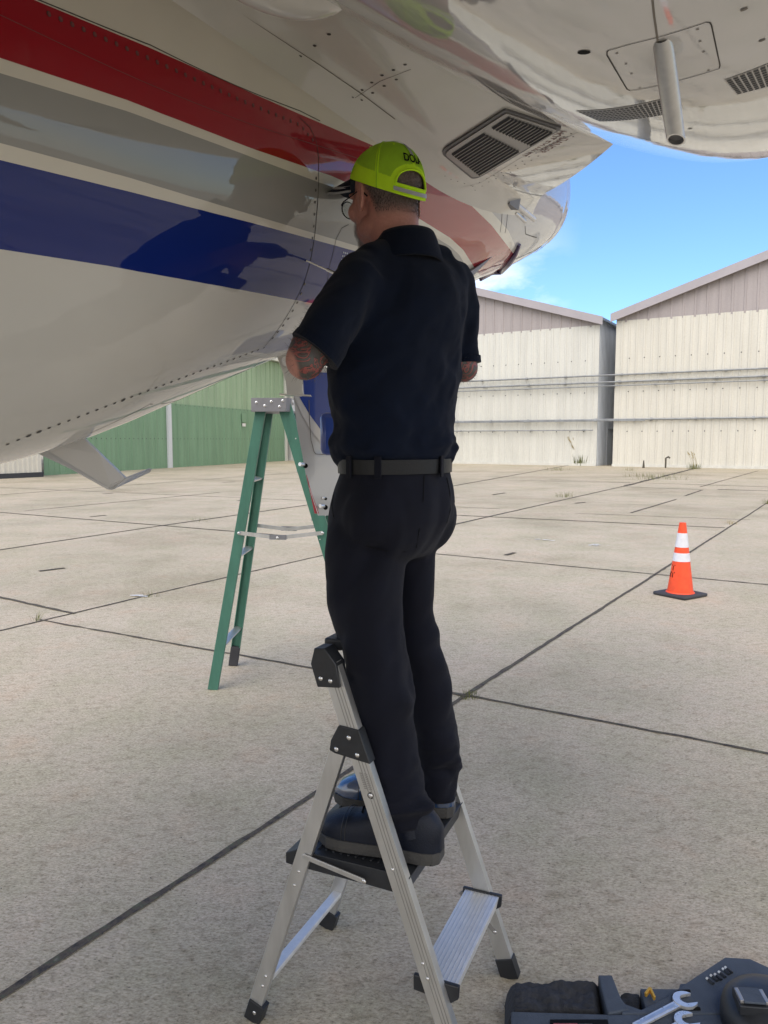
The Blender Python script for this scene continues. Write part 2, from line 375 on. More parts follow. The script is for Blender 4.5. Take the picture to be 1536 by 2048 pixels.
for (cx, cy, w, n_) in [(1090,1081,26,7), (1190,1091,34,7), (280,1194,14,3)]:   # flecks of old white paint
    for i in range(n_):
        c = G(cx+random.uniform(-w,w)*.8, cy+random.uniform(-2,2)); r = random.uniform(.02,.06); k = 7
        g.add([c+Vector((math.cos(t)*r*random.uniform(.6,1.4), math.sin(t)*r*.4*random.uniform(.5,1.4), .0092)) for t in [6.283*j/k for j in range(k)]], [tuple(range(k))], M['oldpaint'])
ground = g.build('ground'); tag(ground, kind='structure')

# ------------------------------------------------------------------ hangars
def siding(name, col, var=.12, streak=.25):
    m = mat(name, col, .55, spec=.35); n = m.node_tree; b = n.nodes['Principled BSDF']
    t = n.nodes.new('ShaderNodeTexCoord'); cols = None
    for sc, st, lo_, hi in ((1.2,(1,1,.25),1-var,1+var*.4), (3.5,(1,1,.06),1-streak*.6,1+.05), (14,(1,1,1),.96,1.03)):
        mpn = n.nodes.new('ShaderNodeMapping'); mpn.inputs['Scale'].default_value = st; n.links.new(t.outputs['Object'], mpn.inputs[0])
        x = n.nodes.new('ShaderNodeTexNoise'); x.inputs['Scale'].default_value = sc; x.inputs['Detail'].default_value = 6; n.links.new(mpn.outputs[0], x.inputs['Vector'])
        mr = n.nodes.new('ShaderNodeMapRange'); mr.inputs['From Min'].default_value = .35; mr.inputs['From Max'].default_value = .65; mr.inputs['To Min'].default_value = lo_; mr.inputs['To Max'].default_value = hi
        n.links.new(x.outputs['Fac'], mr.inputs['Value'])
        mx = n.nodes.new('ShaderNodeMixRGB'); mx.blend_type = 'MULTIPLY'; mx.inputs[0].default_value = 1
        if cols is None: mx.inputs[1].default_value = (*col, 1)
        else: n.links.new(cols, mx.inputs[1])
        n.links.new(mr.outputs[0], mx.inputs[2]); cols = mx.outputs[0]
    n.links.new(cols, b.inputs['Base Color'])
    return m
M['cream'] = siding('cream_corrugated_siding', (.61,.585,.515), .04, .07); M['creamL'] = siding('pale_corrugated_siding', (.61,.60,.55), .04, .07)
M['mauve'] = siding('mauve_gable_siding', (.37,.33,.325), .05, .1); M['green_lo'] = siding('green_lower_siding', (.19,.31,.20), .06, .15); M['green_hi'] = siding('faded_green_siding', (.31,.42,.28), .06, .25)
M['shadewall'] = siding('shade_grey_siding', (.58,.60,.62), .05, .1); M['trim'] = mat('mauve_roof_trim', (.37,.34,.36), .5, var=.08, vscale=1)  # shadewall: shade of the side walls put into a bluish grey, reused on posts
M['roof'] = mat('grey_metal_roof', (.3,.3,.31), .5, .3, var=.15, vscale=.6)
FB = Vector((.857, -.515, 0)).normalized(); FA = Vector((.515, .857, 0)).normalized()
def ribbed(mb, p0, d, L, zlo, zhi, m, pitch=.42, rib=.05, depth=.035, outn=None, skirt=0):
    """vertical ribbed sheet from p0 along d; zlo and zhi may be functions of distance"""
    d = Vector(d).normalized(); outn = Vector(outn).normalized(); fl = (lambda s: zlo) if not callable(zlo) else zlo; fh = (lambda s: zhi) if not callable(zhi) else zhi
    s = 0; prof = []
    while s < L:
        for a, o in ((0,0),(pitch-3*rib,0),(pitch-2.4*rib,1),(pitch-.6*rib,1)): 
            if s+a <= L: prof.append((s+a, o))
        s += pitch
    prof.append((L, 0))
    lo_, hi = [], []
    for s, o in prof:
        p = Vector(p0)+d*s+outn*depth*o
        if fh(s)-fl(s) < .01 and not skirt: pass
        lo_.append(Vector((p.x, p.y, fl(s)))); hi.append(Vector((p.x, p.y, max(fh(s), fl(s)+.005))))
    mb.grid([lo_, hi], m)
OUT = -FA          # facades face the apron
fx = Vector((12.72, 45.02, 0))          # right corner of the left hangar
def hangar(name, corner, sgn, Lf, zeave, ridge_s, zridge, ztr, colm, label, extra_side=None):
    """corner: the end of the facade beside the gap; sgn: +1 runs right, -1 runs left"""
    root = empty(name, corner); tag(root, label, 'hangar')
    d = FB*sgn
    roof_z = lambda s: zeave+(zridge-zeave)*min(s, 2*ridge_s-s)/ridge_s if s < 2*ridge_s else zeave
    w = MB(); ribbed(w, corner, d, Lf, .12, lambda s: min(ztr, roof_z(s)-.05), colm, outn=OUT)
    w.build('front_wall', root)
    w = MB(); ribbed(w, corner+FA*.02, d, Lf, ztr-.1, lambda s: max(ztr-.09, roof_z(s)-.02), M['mauve'], pitch=.62, outn=OUT, skirt=1); w.build('gable', root)
    w = MB(); w.box(corner+OUT*.08+Vector((0,0,.07)), corner+OUT*.08+d*Lf+Vector((0,0,.07)), (0,0,1), .12, .14, M['creamL']); w.build('base_rail', root)
    w = MB(); ribbed(w, corner+d*.01, FA, 40, 0, zeave-.02, M['shadewall'], pitch=.3, rib=.03, depth=.03, outn=-d); 
    ribbed(w, corner+d*Lf, FA, 40, 0, zeave, M['shadewall'], pitch=.6, outn=d); w.build('side_wall', root)
    w = MB(); n0 = corner+OUT*.35-d*.25; pk = corner+d*ridge_s
    z = Vector((0,0,1)); sl_ = (zridge-zeave)/ridge_s
    r0 = [n0+z*(zeave-.25*sl_), pk+OUT*.35+z*zridge, corner+OUT*.35+d*(2*ridge_s+.25)+z*(zeave-.25*sl_)]
    back_ = FA*40.35
    for a, b in ((r0[0], r0[1]), (r0[1], r0[2])):
        w.slab([a, b, b+back_, a+back_], z*.14, M['roof'])
    w.build('roof', root)
    w = MB()
    for a, b in ((r0[0], r0[1]), (r0[1], r0[2])): w.slab([a-z*.30, b-z*.30, b+z*.17, a+z*.17], OUT*.06, M['trim'])
    w.build('fascia', root)
    # fastener rows
    w = MB(); fw_ = w
    for zz in (6.25, 4.35, 2.05):
        s = .8
        while s < Lf: w.disc(corner+d*s+OUT*.045+z*zz, OUT, .035, M['dkgrille'], 6); s += .84
    joinin(next(c for c in root.children if c.name.startswith('front_wall')), w)
    return root
hl = hangar('hangar', fx, -1, 34, 8.62, 19.5, 14.6, 8.30, M['creamL'], 'pale corrugated hangar with a mauve gable sloping down towards the gap right of the man')
hr = hangar('hangar', fx+FB*.98+FA*(-.1), 1, 34, 8.72, 19.5, 15.0, 8.42, M['cream'], 'cream corrugated hangar with a mauve gable rising to the right edge of the photo')
# small dark door frame set in the gap wall
for i in (0,):
    w = MB(); c0 = fx+FA*2.2+FB*.02; w.box(c0, c0+Vector((0,0,2.2)), FA, .08, .08, M['shadewall']); w.box(c0+Vector((0,0,2.2)), c0+FA*6+Vector((0,0,2.2)), (0,0,1), .06, .1, M['shadewall']); w.build('gate_frame', hl)
def pipe(name, px0, py0, px1, py1, rad, label, couple=2.1, y_off=.25):
    """a pipe clamped along both facades; each end is a point of the facade plane"""
    def onfac(px, py):
        d = ray(px, py); p0 = fx+OUT*y_off; t = (p0-Vector((0,0,EYE))).dot(FA)/d.dot(FA); return Vector((0,0,EYE))+d*t
    a, b = onfac(px0, py0), onfac(px1, py1); z = (a.z+b.z)/2
    a.z = b.z = z
    o = empty(name, a); tag(o, label, 'pipe', 'pipes clamped along the hangar fronts')
    w = MB(); w.tube([a, b], rad, M['rust'], 8); L = (b-a).length; s = random.uniform(.3, 2)
    while s < L:
        c = a+(b-a).normalized()*s; dd = (b-a).normalized(); w.tube([c-dd*.07, c+dd*.07], rad*1.5, M['rust'], 8); w.box(c+FA*.22, c-FA*rad, (0,0,1), .05, .07, M['rust']); s += random.uniform(1.9, 3.4)
    w.build('run', o)
    return o
pipe('wall_pipe', 880, 764, 1600, 735, .050, 'topmost grey pipe running across both hangar fronts')
pipe('wall_pipe', 880, 777, 1600, 750, .055, 'grey pipe just below the topmost one across both hangar fronts')
pipe('wall_pipe', 880, 786, 1600, 756, .032, 'thin grey pipe, lowest of the three high ones on the hangar fronts', y_off=.33)
pipe('wall_pipe', 880, 841, 1600, 838, .058, 'thick grey pipe at mid height across both hangar fronts')
pipe('wall_pipe', 880, 845, 1290, 842, .030, 'slim grey pipe tight under the mid height thick pipe', y_off=.36)
pipe('wall_pipe', 880, 862, 1186, 861, .034, 'lowest slim grey pipe, only on the left hangar front')
o = empty('standpipe', flat(1331,930)); tag(o, 'short bent rusty standpipe at the foot of the right hangar', 'pipe')
w = MB(); b0 = onp = flat(1331, 936); w.tube([b0, b0+Vector((0,0,.55)), b0+Vector((.12,-.05,.62)), b0+Vector((.2,-.05,.55))], .05, M['dirt'], 8); w.build('bent_tube', o)
o = empty('stub_post', flat(1287,930)); tag(o, 'tiny dark stub post at the foot of the cream hangar', 'post')
w = MB(); b0 = flat(1287, 936); w.tube([b0, b0+Vector((0,0,.42))], [.07,.03], M['dirt'], 7); w.build('stub', o)

# green hangar
ga = flat(88, 951); gb = flat(571, 921.5); gd = (gb-ga).normalized(); gout = Vector((gd.y, -gd.x, 0)); GL = (gb-ga).length
if gout.y > 0: gout = -gout
gr = empty('hangar', ga); tag(gr, 'green corrugated hangar with faded upper panels behind the green ladder', 'hangar')
zh = at(540, 822, flat(540,924).y).z
w = MB(); ribbed(w, ga, gd, GL, 0, zh, M['green_lo'], pitch=1.05, rib=.035, depth=.05, outn=gout)
ribbed(w, ga+gout*.01, gd, GL, 0.0, zh-.01, M['green_lo'], pitch=.35, rib=.02, depth=.02, outn=gout); w.build('lower_wall', gr)
w = MB(); ribbed(w, ga-gout*.04, gd, GL, zh-.05, 7.15, M['green_hi'], pitch=.7, rib=.03, depth=.05, outn=gout); w.build('upper_wall', gr)
w = MB(); pa = ga+gd*GL*.385; w.box(pa+gout*.09, pa+gout*.09+Vector((0,0,zh)), gout, .34, .12, M['shadewall']); w.build('door_post', gr)
w = MB(); w.box(gb+gout*.05, gb+gout*.05+Vector((0,0,7.1)), gout, .28, .16, M['creamL']); w.build('corner_trim', gr)
w = MB(); w.slab([ga-gd*.3+gout*.5+Vector((0,0,7.15)), gb+gd*.6+gout*.5+Vector((0,0,7.15)), gb+gd*.6-gout*20+Vector((0,0,9)), ga-gd*.3-gout*20+Vector((0,0,9))], (0,0,.22), M['creamL']); w.build('roof', gr)
w = MB(); ribbed(w, gb, -gout, 16, 0, 7.1, M['green_hi'], outn=gd); w.build('side_wall', gr)
w = MB()
for k in range(int(GL/.36)): w.disc(ga+gd*(.2+k*.36)+gout*.075+Vector((0,0,1.62)), gout, .03, M['dkgrille'], 6)
for k in range(int(GL/.5)): w.disc(ga+gd*(.2+k*.5)+gout*.075+Vector((0,0,zh-.06)), gout, .03, M['dkgrille'], 6)
joinin(next(c for c in gr.children if c.name.startswith('lower_wall')), w)
sg = ga+gd*GL*.735+gout*.09
w = MB(); w.cuboid(sg+Vector((0,0,2.55)), gd*.22, gout*.01, (0,0,.10), M['white']); w.build('notice', gr)
w = MB(); w.cuboid(sg+Vector((0,0,3.0))+gout*.02, gd*.3, gout*.03, (0,0,.3), M['green_lo']); w.build('hatch', gr, bevel=.02)
w = MB(); w.cuboid(ga-gd*.9+Vector((0,0,1.9)), gd*.12, gout*.03, (0,0,1.9), M['ladgreen']); w.cuboid(ga-gd*.3+gout*.02+Vector((0,0,1.9)), gd*.1, gout*.03, (0,0,1.9), M['dkgrille']); w.build('gap_strips', gr)  # green and dark strips standing in the gap beside the shed
# cream shed at the far left
sa = flat(84, 953.5); sdn = (flat(84,953.5)-flat(0,957.5)).normalized()
shed = empty('shed', sa); tag(shed, 'cream corrugated shed at the left edge under the jet belly', 'shed')
so_ = Vector((sdn.y, -sdn.x, 0)); so_ = -so_ if so_.y > 0 else so_
w = MB(); ribbed(w, sa-sdn*14, sdn, 14, .2, 6, M['cream'], pitch=.22, rib=.03, depth=.04, outn=so_); w.build('front_wall', shed)
w = MB(); ribbed(w, sa, -so_, 8, 0, 6, M['green_lo'], outn=sdn); w.build('side_wall', shed)
w = MB(); w.box(sa-sdn*14+so_*.06+Vector((0,0,.1)), sa+so_*.06+Vector((0,0,.1)), (0,0,1), .1, .2, M['dkgrille']); w.build('base_rail', shed)
w = MB(); w.slab([sa+so_*.3+Vector((0,0,6)), sa-sdn*14+so_*.3+Vector((0,0,6)), sa-sdn*14-so_*8+Vector((0,0,7)), sa-so_*8+Vector((0,0,7))], (0,0,.2), M['roof']); w.build('roof', shed)

# ------------------------------------------------------------------ weeds
def tuft(c, h, n, spread, label, m=None, heads=0, lean=.3):
    o = MB()
    for i in range(n):
        a = random.uniform(0, 6.283); r = random.random()**.6*spread; b = Vector(c)+Vector((math.cos(a)*r, math.sin(a)*r, 0))
        hh = h*random.uniform(.35, 1); l = Vector((math.cos(a), math.sin(a), 0))*hh*lean*random.uniform(.3, 1.6); wd = max(.0018, h*.02)
        sdv = Vector((-math.sin(a), math.cos(a), 0))*wd
        p1 = b+l*.35+Vector((0,0,hh*.6)); p2 = b+l+Vector((0,0,hh))
        o.add([b-sdv, b+sdv, p1+sdv*.8, p1-sdv*.8, p2], [(0,1,2,3), (3,2,4)], m or M['weed'])
    for i in range(heads):
        a = random.uniform(2, 4.3); b = Vector(c)+Vector((random.uniform(-1,1)*spread*.6, random.uniform(-1,1)*spread*.5, 0)); hh = h*random.uniform(1.3, 2.2)
        p = [b, b+Vector((math.cos(a)*.1*hh, 0, hh*.6)), b+Vector((math.cos(a)*.35*hh, math.sin(a)*.1*hh, hh))]
        o.tube(p, .008, M['straw'], 4); o.tube([p[2], p[2]+(p[2]-p[1])*.45], [.035,.012], M['straw'], 5)
    x = o.build('weed_tuft', recalc=False); tag(x, label, 'weed', 'weeds growing in the slab joints')
    return x
tuft(flat(1163,931), .75, 260, .55, 'tall dry grass tuft with seed heads at the corner of the left hangar', heads=9)
tuft(flat(1388,938), .4, 90, .4, 'dry grass with thin seed stalks at the foot of the cream hangar', heads=6)
tuft(flat(938,1393), .035, 90, .07, 'low green weed where two joints cross right of the man')
tuft(flat(72,1242), .09, 16, .04, 'small brown sprig in the joint at the left edge', lean=1.0)
tuft(flat(1462,1048), .10, 50, .15, 'small dry weed in the joint behind the cone', M['straw'])
tuft(flat(1535,1008), .16, 50, .12, 'sprig of weed in the joint at the right edge')
tuft(flat(398,1042), .07, 40, .25, 'low weed in the joint behind the green ladder')
tuft(flat(1130,994), .18, 60, .3, 'weed in the long joint left of the cone')
tuft(flat(1310,957), .28, 120, 1.5, 'straggling weeds along the joint near the cream hangar')
tuft(flat(1115,941), .25, 60, .8, 'low weeds in front of the left hangar wall')
tuft(flat(1258,941), .22, 40, .4, 'small weed between the gap and the bent standpipe')
tuft(flat(300,1192), .05, 30, .1, 'tiny weed in the cracked joint beside the green ladder')

# ================================================================== the jet
JA = Vector((.5299, .848, 0)); JB = Vector((.848, -.5299, 0)); JO = Vector((-.39, 1.6, 0))
KS = [-7,-5,-1,0,1,2,2.8,3.3,3.6,3.75,3.8]
ZB = [1.25,1.20,1.34,1.50,1.87,2.20,2.47,2.66,2.80,2.93,3.05]
ZC = [2.2,2.2,2.25,2.34,2.52,2.70,2.88,3.00,3.05,3.07,3.08]
RH = [.7,.80,.74,.68,.62,.54,.44,.35,.25,.14,.03]
def smooth_interp(s, K, V):
    # average of linear interpolation over a small window keeps the loft fair
    return float(np.mean([np.interp(s+d, K, V) for d in (-.2,-.1,0,.1,.2)])) if s < 3.2 else float(np.interp(s, K, V))
def fpt(s, th, n=2.2):
    rh = smooth_interp(s, KS, RH); zc = smooth_interp(s, KS, ZC); rv = zc-smooth_interp(s, KS, ZB)
    c, sn = math.cos(th), math.sin(th); e = 2/n
    q = -.66+rh*math.copysign(abs(c)**e, c); z = zc+rv*math.copysign(abs(sn)**e, sn)
    p = JO+JA*s+JB*q; return Vector((p.x, p.y, z))
NQ, NZ0, NR0, NR1, NL, NSE, NDZ = .907, 3.0, .878, .79, 1.371, 1.551, .139
def npt(s, th):
    t = min(1, max(0, (s-(NSE-NL))/NL)); r = NR0+(NR1-NR0)*t*t
    q = NQ+r*math.cos(th); z = NZ0+r*math.sin(th)+NDZ*s
    p = JO+JA*s+JB*q; return Vector((p.x, p.y, z))
class Surf:
    """look up the surface parameters seen at a point of the photograph"""
    def __init__(s, f, s0, s1, t0, t1, n=150, m=150):
        s.f = f; s.P = []; s.X = []
        for i in range(n):
            for j in range(m):
                a = s0+(s1-s0)*i/(n-1); b = t0+(t1-t0)*j/(m-1); p = f(a, b)
                if p.y < .2: continue
                s.P.append((a, b)); s.X.append(proj(p))
        s.P = np.array(s.P); s.X = np.array(s.X); s.h = ((s1-s0)/n, (t1-t0)/m)
    def inv(s, x, y):
        k = int(np.argmin(((s.X-np.array([x, y]))**2).sum(1))); a, b = s.P[k]; ha, hb = s.h
        for _ in range(12):
            p0 = proj(s.f(a, b)); pa = proj(s.f(a+1e-3, b)); pb = proj(s.f(a, b+1e-3))
            J = np.array([[pa[0]-p0[0], pb[0]-p0[0]], [pa[1]-p0[1], pb[1]-p0[1]]])/1e-3
            try: d = np.linalg.lstsq(J, np.array([x-p0[0], y-p0[1]]), rcond=.02)[0]
            except Exception: break
            d = np.clip(d, (-ha, -hb), (ha, hb)); e0 = (x-p0[0])**2+(y-p0[1])**2
            if e0 < .01: break
            for _k in range(7):
                q = proj(s.f(a+d[0], b+d[1]))
                if (x-q[0])**2+(y-q[1])**2 < e0: a += d[0]; b += d[1]; break
                d = d*.5
            else: break
        return a, b
    def nrm(s, a, b):
        p = s.f(a, b); n = (s.f(a+.01, b)-p).cross(s.f(a, b+.01)-p)
        if n.length < 1e-12: return Vector((0,0,-1))
        n.normalize(); return n if n.dot(Vector((0,0,EYE))-p) > 0 else -n
    def hit(s, x, y, off=.0):
        a, b = s.inv(x, y); return s.f(a, b)+s.nrm(a, b)*off, s.nrm(a, b)
FS = Surf(fpt, -.75, 3.75, -1.75, .45); NS = Surf(npt, -1.0, NSE, -math.pi+.02, -.15)
def ribbon(mb, pts, surf, w, m, off=.0006, sub=6):
    """narrow line lying on a surface, through points of the photograph"""
    ab = [np.array(surf.inv(*p)) for p in pts]; path = []
    for i in range(len(ab)-1):
        for k in range(sub): path.append(ab[i]+(ab[i+1]-ab[i])*k/sub)
    path.append(ab[-1]); P3 = [surf.f(*a)+surf.nrm(*a)*off for a in path]; N3 = [surf.nrm(*a) for a in path]
    A_, B_ = [], []
    for i, p in enumerate(P3):
        d = (P3[min(i+1, len(P3)-1)]-P3[max(i-1, 0)]).normalized(); sd_ = d.cross(N3[i]).normalized()*w/2
        A_.append(p+sd_); B_.append(p-sd_)
    mb.grid([A_, B_], m)
jet = empty('business_jet', JO); tag(jet, 'white business jet with red, grey and blue stripes, its tail hanging over the man', 'aircraft')
# --- fuselage with painted stripes and a grey tail area
LINES = [
 [(949,379),(984,424),(1017,461),(1044,522)],
 [(70,0),(300,95),(600,228),(740,288),(855,345),(900,377),(941,409),(984,451),(1017,494),(1033,516)],
 [(0,115),(250,198),(500,295),(665,352),(800,413),(900,475),(927,500),(949,535)],
 [(0,145),(300,235),(500,312),(695,385),(800,430),(900,492),(919,510),(937,541)],
 [(0,285),(250,352),(500,428),(715,492),(800,515)],
 [(0,318),(245,378),(500,443),(717,502),(800,525)],
 [(0,475),(215,512),(450,560),(630,600),(720,618)]]
BND = []
for ln in LINES:
    pts = []
    for i in range(len(ln)-1):
        for k in range(5): t = k/5; pts.append((ln[i][0]*(1-t)+ln[i+1][0]*t, ln[i][1]*(1-t)+ln[i+1][1]*t))
    pts.append(ln[-1]); ab = sorted([FS.inv(*p) for p in pts])
    BND.append((np.array([a for a, b in ab]), np.array([b for a, b in ab])))
def bands(s):
    o = []
    for i, (a, b) in enumerate(BND):
        if s < a[0]: v = b[0]+(b[min(6,len(b)-1)]-b[0])/(a[min(6,len(a)-1)]-a[0]+1e-6)*(s-a[0])*.35
        elif s > a[-1]: v = b[-1]+(b[-1]-b[-5])/(a[-1]-a[-5]+1e-6)*(s-a[-1])*(.6 if i > 3 else 1)
        else: v = float(np.interp(s, a, b))
        if i == 0 and s < a[0]: v = b[0]+(a[0]-s)*1.6
        o.append(v)
    for i in range(1, len(o)): o[i] = min(o[i], o[i-1]-.02)
    return o
SS = list(np.arange(-7, -1, .15))+list(np.arange(-1, 3.5, .022))+list(np.linspace(3.5, 3.8, 22))
def half(s):
    """angles from keel to crown with a mesh line on every stripe edge, and the band value of each"""
    b = bands(s)[::-1]; th = list(np.linspace(-math.pi/2, b[0], 61)); v = list(6+np.linspace(1, 0, 61)*1.5)
    for i in range(6):
        th += list(np.linspace(b[i], b[i+1], 11))[1:]; v += list(np.linspace(6-i, 5-i, 11))[1:]
    th += list(np.linspace(b[6], math.pi/2, 51))[1:]; v += list(np.linspace(0, -.9, 51))[1:]
    return th, v
rows = []; vals = []
for s in SS:
    th, v = half(s); rows.append([fpt(s, t) for t in th]+[fpt(s, math.pi-t) for t in th[-2:0:-1]]); vals += [(x+1)/9 for x in v+v[-2:0:-1]]
w = MB(); w.loft(rows, M['jetwhite'], cap=True)
me = w.mesh('fuselage')
at_ = me.attributes.new('band', 'FLOAT', 'POINT'); at_.data.foreach_set('value', np.array(vals, dtype=np.float32))
def paint(name, striped):
    m = bpy.data.materials.new(name); m.use_nodes = True; n = m.node_tree; b = n.nodes['Principled BSDF']
    b.inputs['Roughness'].default_value = .5; b.inputs['Specular IOR Level'].default_value = .08; b.inputs['Coat Weight'].default_value = 1; b.inputs['Coat Roughness'].default_value = .012; b.inputs['Coat IOR'].default_value = 1.45
    t = n.nodes.new('ShaderNodeTexCoord')
    if striped:
        a = n.nodes.new('ShaderNodeAttribute'); a.attribute_name = 'band'; r = n.nodes.new('ShaderNodeValToRGB'); r.color_ramp.interpolation = 'CONSTANT'
        cols = [(.40,.40,.41),(.66,.63,.55),(.30,.004,.012),(.66,.63,.55),(.30,.30,.285),(.66,.63,.55),(.002,.017,.17),(.60,.585,.54)]
        e = r.color_ramp.elements; e[0].position = 0; e[0].color = (*cols[0], 1); e[1].position = 1/9; e[1].color = (*cols[1], 1)
        for i in range(2, 8): x = e.new(i/9); x.color = (*cols[i], 1)
        n.links.new(a.outputs['Fac'], r.inputs[0]); col = r.outputs[0]
    else:
        rgb = n.nodes.new('ShaderNodeRGB'); rgb.outputs[0].default_value = (*striped_col, 1); col = rgb.outputs[0]
    x = n.nodes.new('ShaderNodeTexNoise'); x.inputs['Scale'].default_value = 2.2; x.inputs['Detail'].default_value = 7; n.links.new(t.outputs['Object'], x.inputs['Vector'])
    mr = n.nodes.new('ShaderNodeMapRange'); mr.inputs['From Min'].default_value = .35; mr.inputs['From Max'].default_value = .7; mr.inputs['To Min'].default_value = .93; mr.inputs['To Max'].default_value = 1.03
    n.links.new(x.outputs['Fac'], mr.inputs['Value'])
    mx = n.nodes.new('ShaderNodeMixRGB'); mx.blend_type = 'MULTIPLY'; mx.inputs[0].default_value = 1; n.links.new(col, mx.inputs[1]); n.links.new(mr.outputs[0], mx.inputs[2]); n.links.new(mx.outputs[0], b.inputs['Base Color'])
    # faint waviness of thin skin in the clear coat, plus orange peel
    x1 = n.nodes.new('ShaderNodeTexNoise'); x1.inputs['Scale'].default_value = 5.5; x1.inputs['Detail'].default_value = 1.5; n.links.new(t.outputs['Object'], x1.inputs['Vector'])
    bp = n.nodes.new('ShaderNodeBump'); bp.inputs['Strength'].default_value = .10; bp.inputs['Distance'].default_value = .010; n.links.new(x1.outputs['Fac'], bp.inputs['Height'])
    x2 = n.nodes.new('ShaderNodeTexNoise'); x2.inputs['Scale'].default_value = 60; x2.inputs['Detail'].default_value = 2; n.links.new(t.outputs['Object'], x2.inputs['Vector'])
    bp2 = n.nodes.new('ShaderNodeBump'); bp2.inputs['Strength'].default_value = .045; bp2.inputs['Distance'].default_value = .001; n.links.new(x2.outputs['Fac'], bp2.inputs['Height']); n.links.new(bp.outputs[0], bp2.inputs['Normal'])
    n.links.new(bp2.outputs[0], b.inputs['Coat Normal'])
    return m
M['stripes'] = paint('striped_gloss_paint', True)
striped_col = (.56,.55,.52); M['jetpaint'] = paint('plain_gloss_paint', False)
striped_col = (.50,.50,.50); M['nacpaint'] = paint('nacelle_gloss_paint', False)
M['nacpaint'].node_tree.nodes['Principled BSDF'].inputs['Coat IOR'].default_value = 1.65; M['nacpaint'].node_tree.nodes['Principled BSDF'].inputs['Coat Roughness'].default_value = .04
me.materials.clear(); me.materials.append(M['stripes'])
me.polygons.foreach_set('use_smooth', [True]*len(me.polygons))
fus = bpy.data.objects.new('fuselage', me); C.objects.link(fus); put(fus, jet)
M['seam'] = mat('panel_gap', (.045,.04,.035), .8); M['screw'] = mat('fastener_head', (.09,.085,.08), .5, .5); M['ring'] = mat('painted_screw', (.20,.05,.05), .6)
w = MB()
seam = [(600,236),(620,255),(633,285),(637,315),(637,360),(633,430),(628,480),(620,525),(607,568),(590,603),(565,645),(530,692)]
ribbon(w, seam, FS, .0022, M['seam'])
ribbon(w, [(697,449),(683,456),(672,478),(666,505),(658,535),(655,560),(658,575)], FS, .0018, M['seam'])
ribbon(w, [(180,866),(300,808),(420,762),(530,722)], FS, .003, M['seam'])
ribbon(w, [(65,-5),(300,90),(600,222),(640,242)], FS, .002, M['seam'])
ribbon(w, [(0,30),(190,120),(400,210),(600,280),(720,318)], FS, .0015, M['ring'])
FBVH = BVHTree.FromPolygons([tuple(v.co) for v in me.vertices], [tuple(p.vertices) for p in me.polygons])
FM = JO.copy()
def rivets(mb, pts, surf, r, m, off=.0008, n=9, h=0):
    for p in pts:
        if surf is FS:
            hp_ = FBVH.ray_cast(Vector((0,0,EYE))-FM, ray(*p).normalized())
            if hp_[0] is None: continue
            nn = hp_[1] if hp_[1].dot(Vector((0,0,EYE))-FM-hp_[0]) > 0 else -hp_[1]; c = hp_[0]+FM+nn*off
        else: c, nn = surf.hit(*p, off=off)
        mb.disc(c, nn, r if not hasattr(r, '__len__') else random.choice(r), m, n, h)
def along(pts, step_px0, step_px1):
    out = []; d = [0]
    for i in range(len(pts)-1): d.append(d[-1]+math.dist(pts[i], pts[i+1]))
    s = 0
    while s <= d[-1]:
        out.append((float(np.interp(s, d, [p[0] for p in pts])), float(np.interp(s, d, [p[1] for p in pts])))); s += step_px0+(step_px1-step_px0)*s/d[-1]
    return out
bel = along([(15,888),(62,869),(150,836),(245,800),(400,742),(480,713),(530,694)], 23, 12)
rivets(w, [p for i, p in enumerate(bel) if i not in (2,3,12)], FS, .0042, M['screw'], off=.001); rivets(w, [bel[2], bel[3], bel[12]], FS, .0062, M['screw'], off=.001)
rivets(w, along([(545,676),(575,640),(598,598),(616,550)], 16, 22), FS, .0042, M['screw'], off=.001)
rivets(w, along([(622,500),(627,455),(630,405),(632,355)], 24, 24), FS, .004, M['screw'])
rivets(w, along([(97,28),(300,118),(480,200),(600,250),(627,282)], 26, 14), FS, .0042, M['screw'], off=.0008)
rivets(w, along([(97,28),(300,118),(480,200),(600,250),(627,282)], 26, 14), FS, .0028, M['ring'], off=.0014)
for i, (cx, cy) in enumerate([(690,505),(688,512),(686,519)]):     # placard of three short lines
    for k in range(4 if i else 3):
        c, nn = FS.hit(cx+k*3.4-3, cy+k*.8, .001); w.cuboid(c, JA*.0022, Vector((0,0,1)).cross(JA).normalized()*.0002, (0,0,.0022), M['white'])
ribbon(w, [(1000,465),(1004,425)], FS, .004, M['seam']); ribbon(w, [(1010,466),(1015,424)], FS, .004, M['seam'])
ribbon(w, [(1050,452),(1051,468),(1073,475)], FS, .004, M['seam'])
w2 = w; joinin(fus, w)
# --- pylon
def qroot(s): return -.66+smooth_interp(s, KS, RH)-.05
def ste(q): return 1.264+(.523-q)*1.58
def pyl(q, u, top):
    """q spanwise from fuselage, u chordwise 0 leading edge .. 1 trailing edge"""
    te = ste(q); s = -2.6+(te+2.6)*u
    zb = 2.45+.23*max(0, (s-1.0)/1.3)**1.5
    qr = qroot(s); t = min(1, max(0, (q-qr)/.17)); zb -= .115*(1-t)**2.4
    th = .20*(1-u**3)*min(1, (u+.02)*6)+.008
    p = JO+JA*s+JB*q
    return Vector((p.x, p.y, zb+(th if top else 0)))
w = MB(); US = np.linspace(0, 1, 90)**.8; QS = list(np.linspace(-.26, .1, 34))+list(np.linspace(.12, .95, 26))
low = [[pyl(q, u, False) for u in US] for q in QS]; upp = [[pyl(q, u, True) for u in US] for q in QS]
w.grid(low, M['jetpaint']); w.grid(upp, M['jetpaint'])
w.grid([[r[-1] for r in low], [r[-1] for r in upp]], M['jetpaint']); w.grid([[r[0] for r in low], [r[0] for r in upp]], M['jetpaint'])
pylon = w.build('pylon', jet, smooth=True, angle=50)
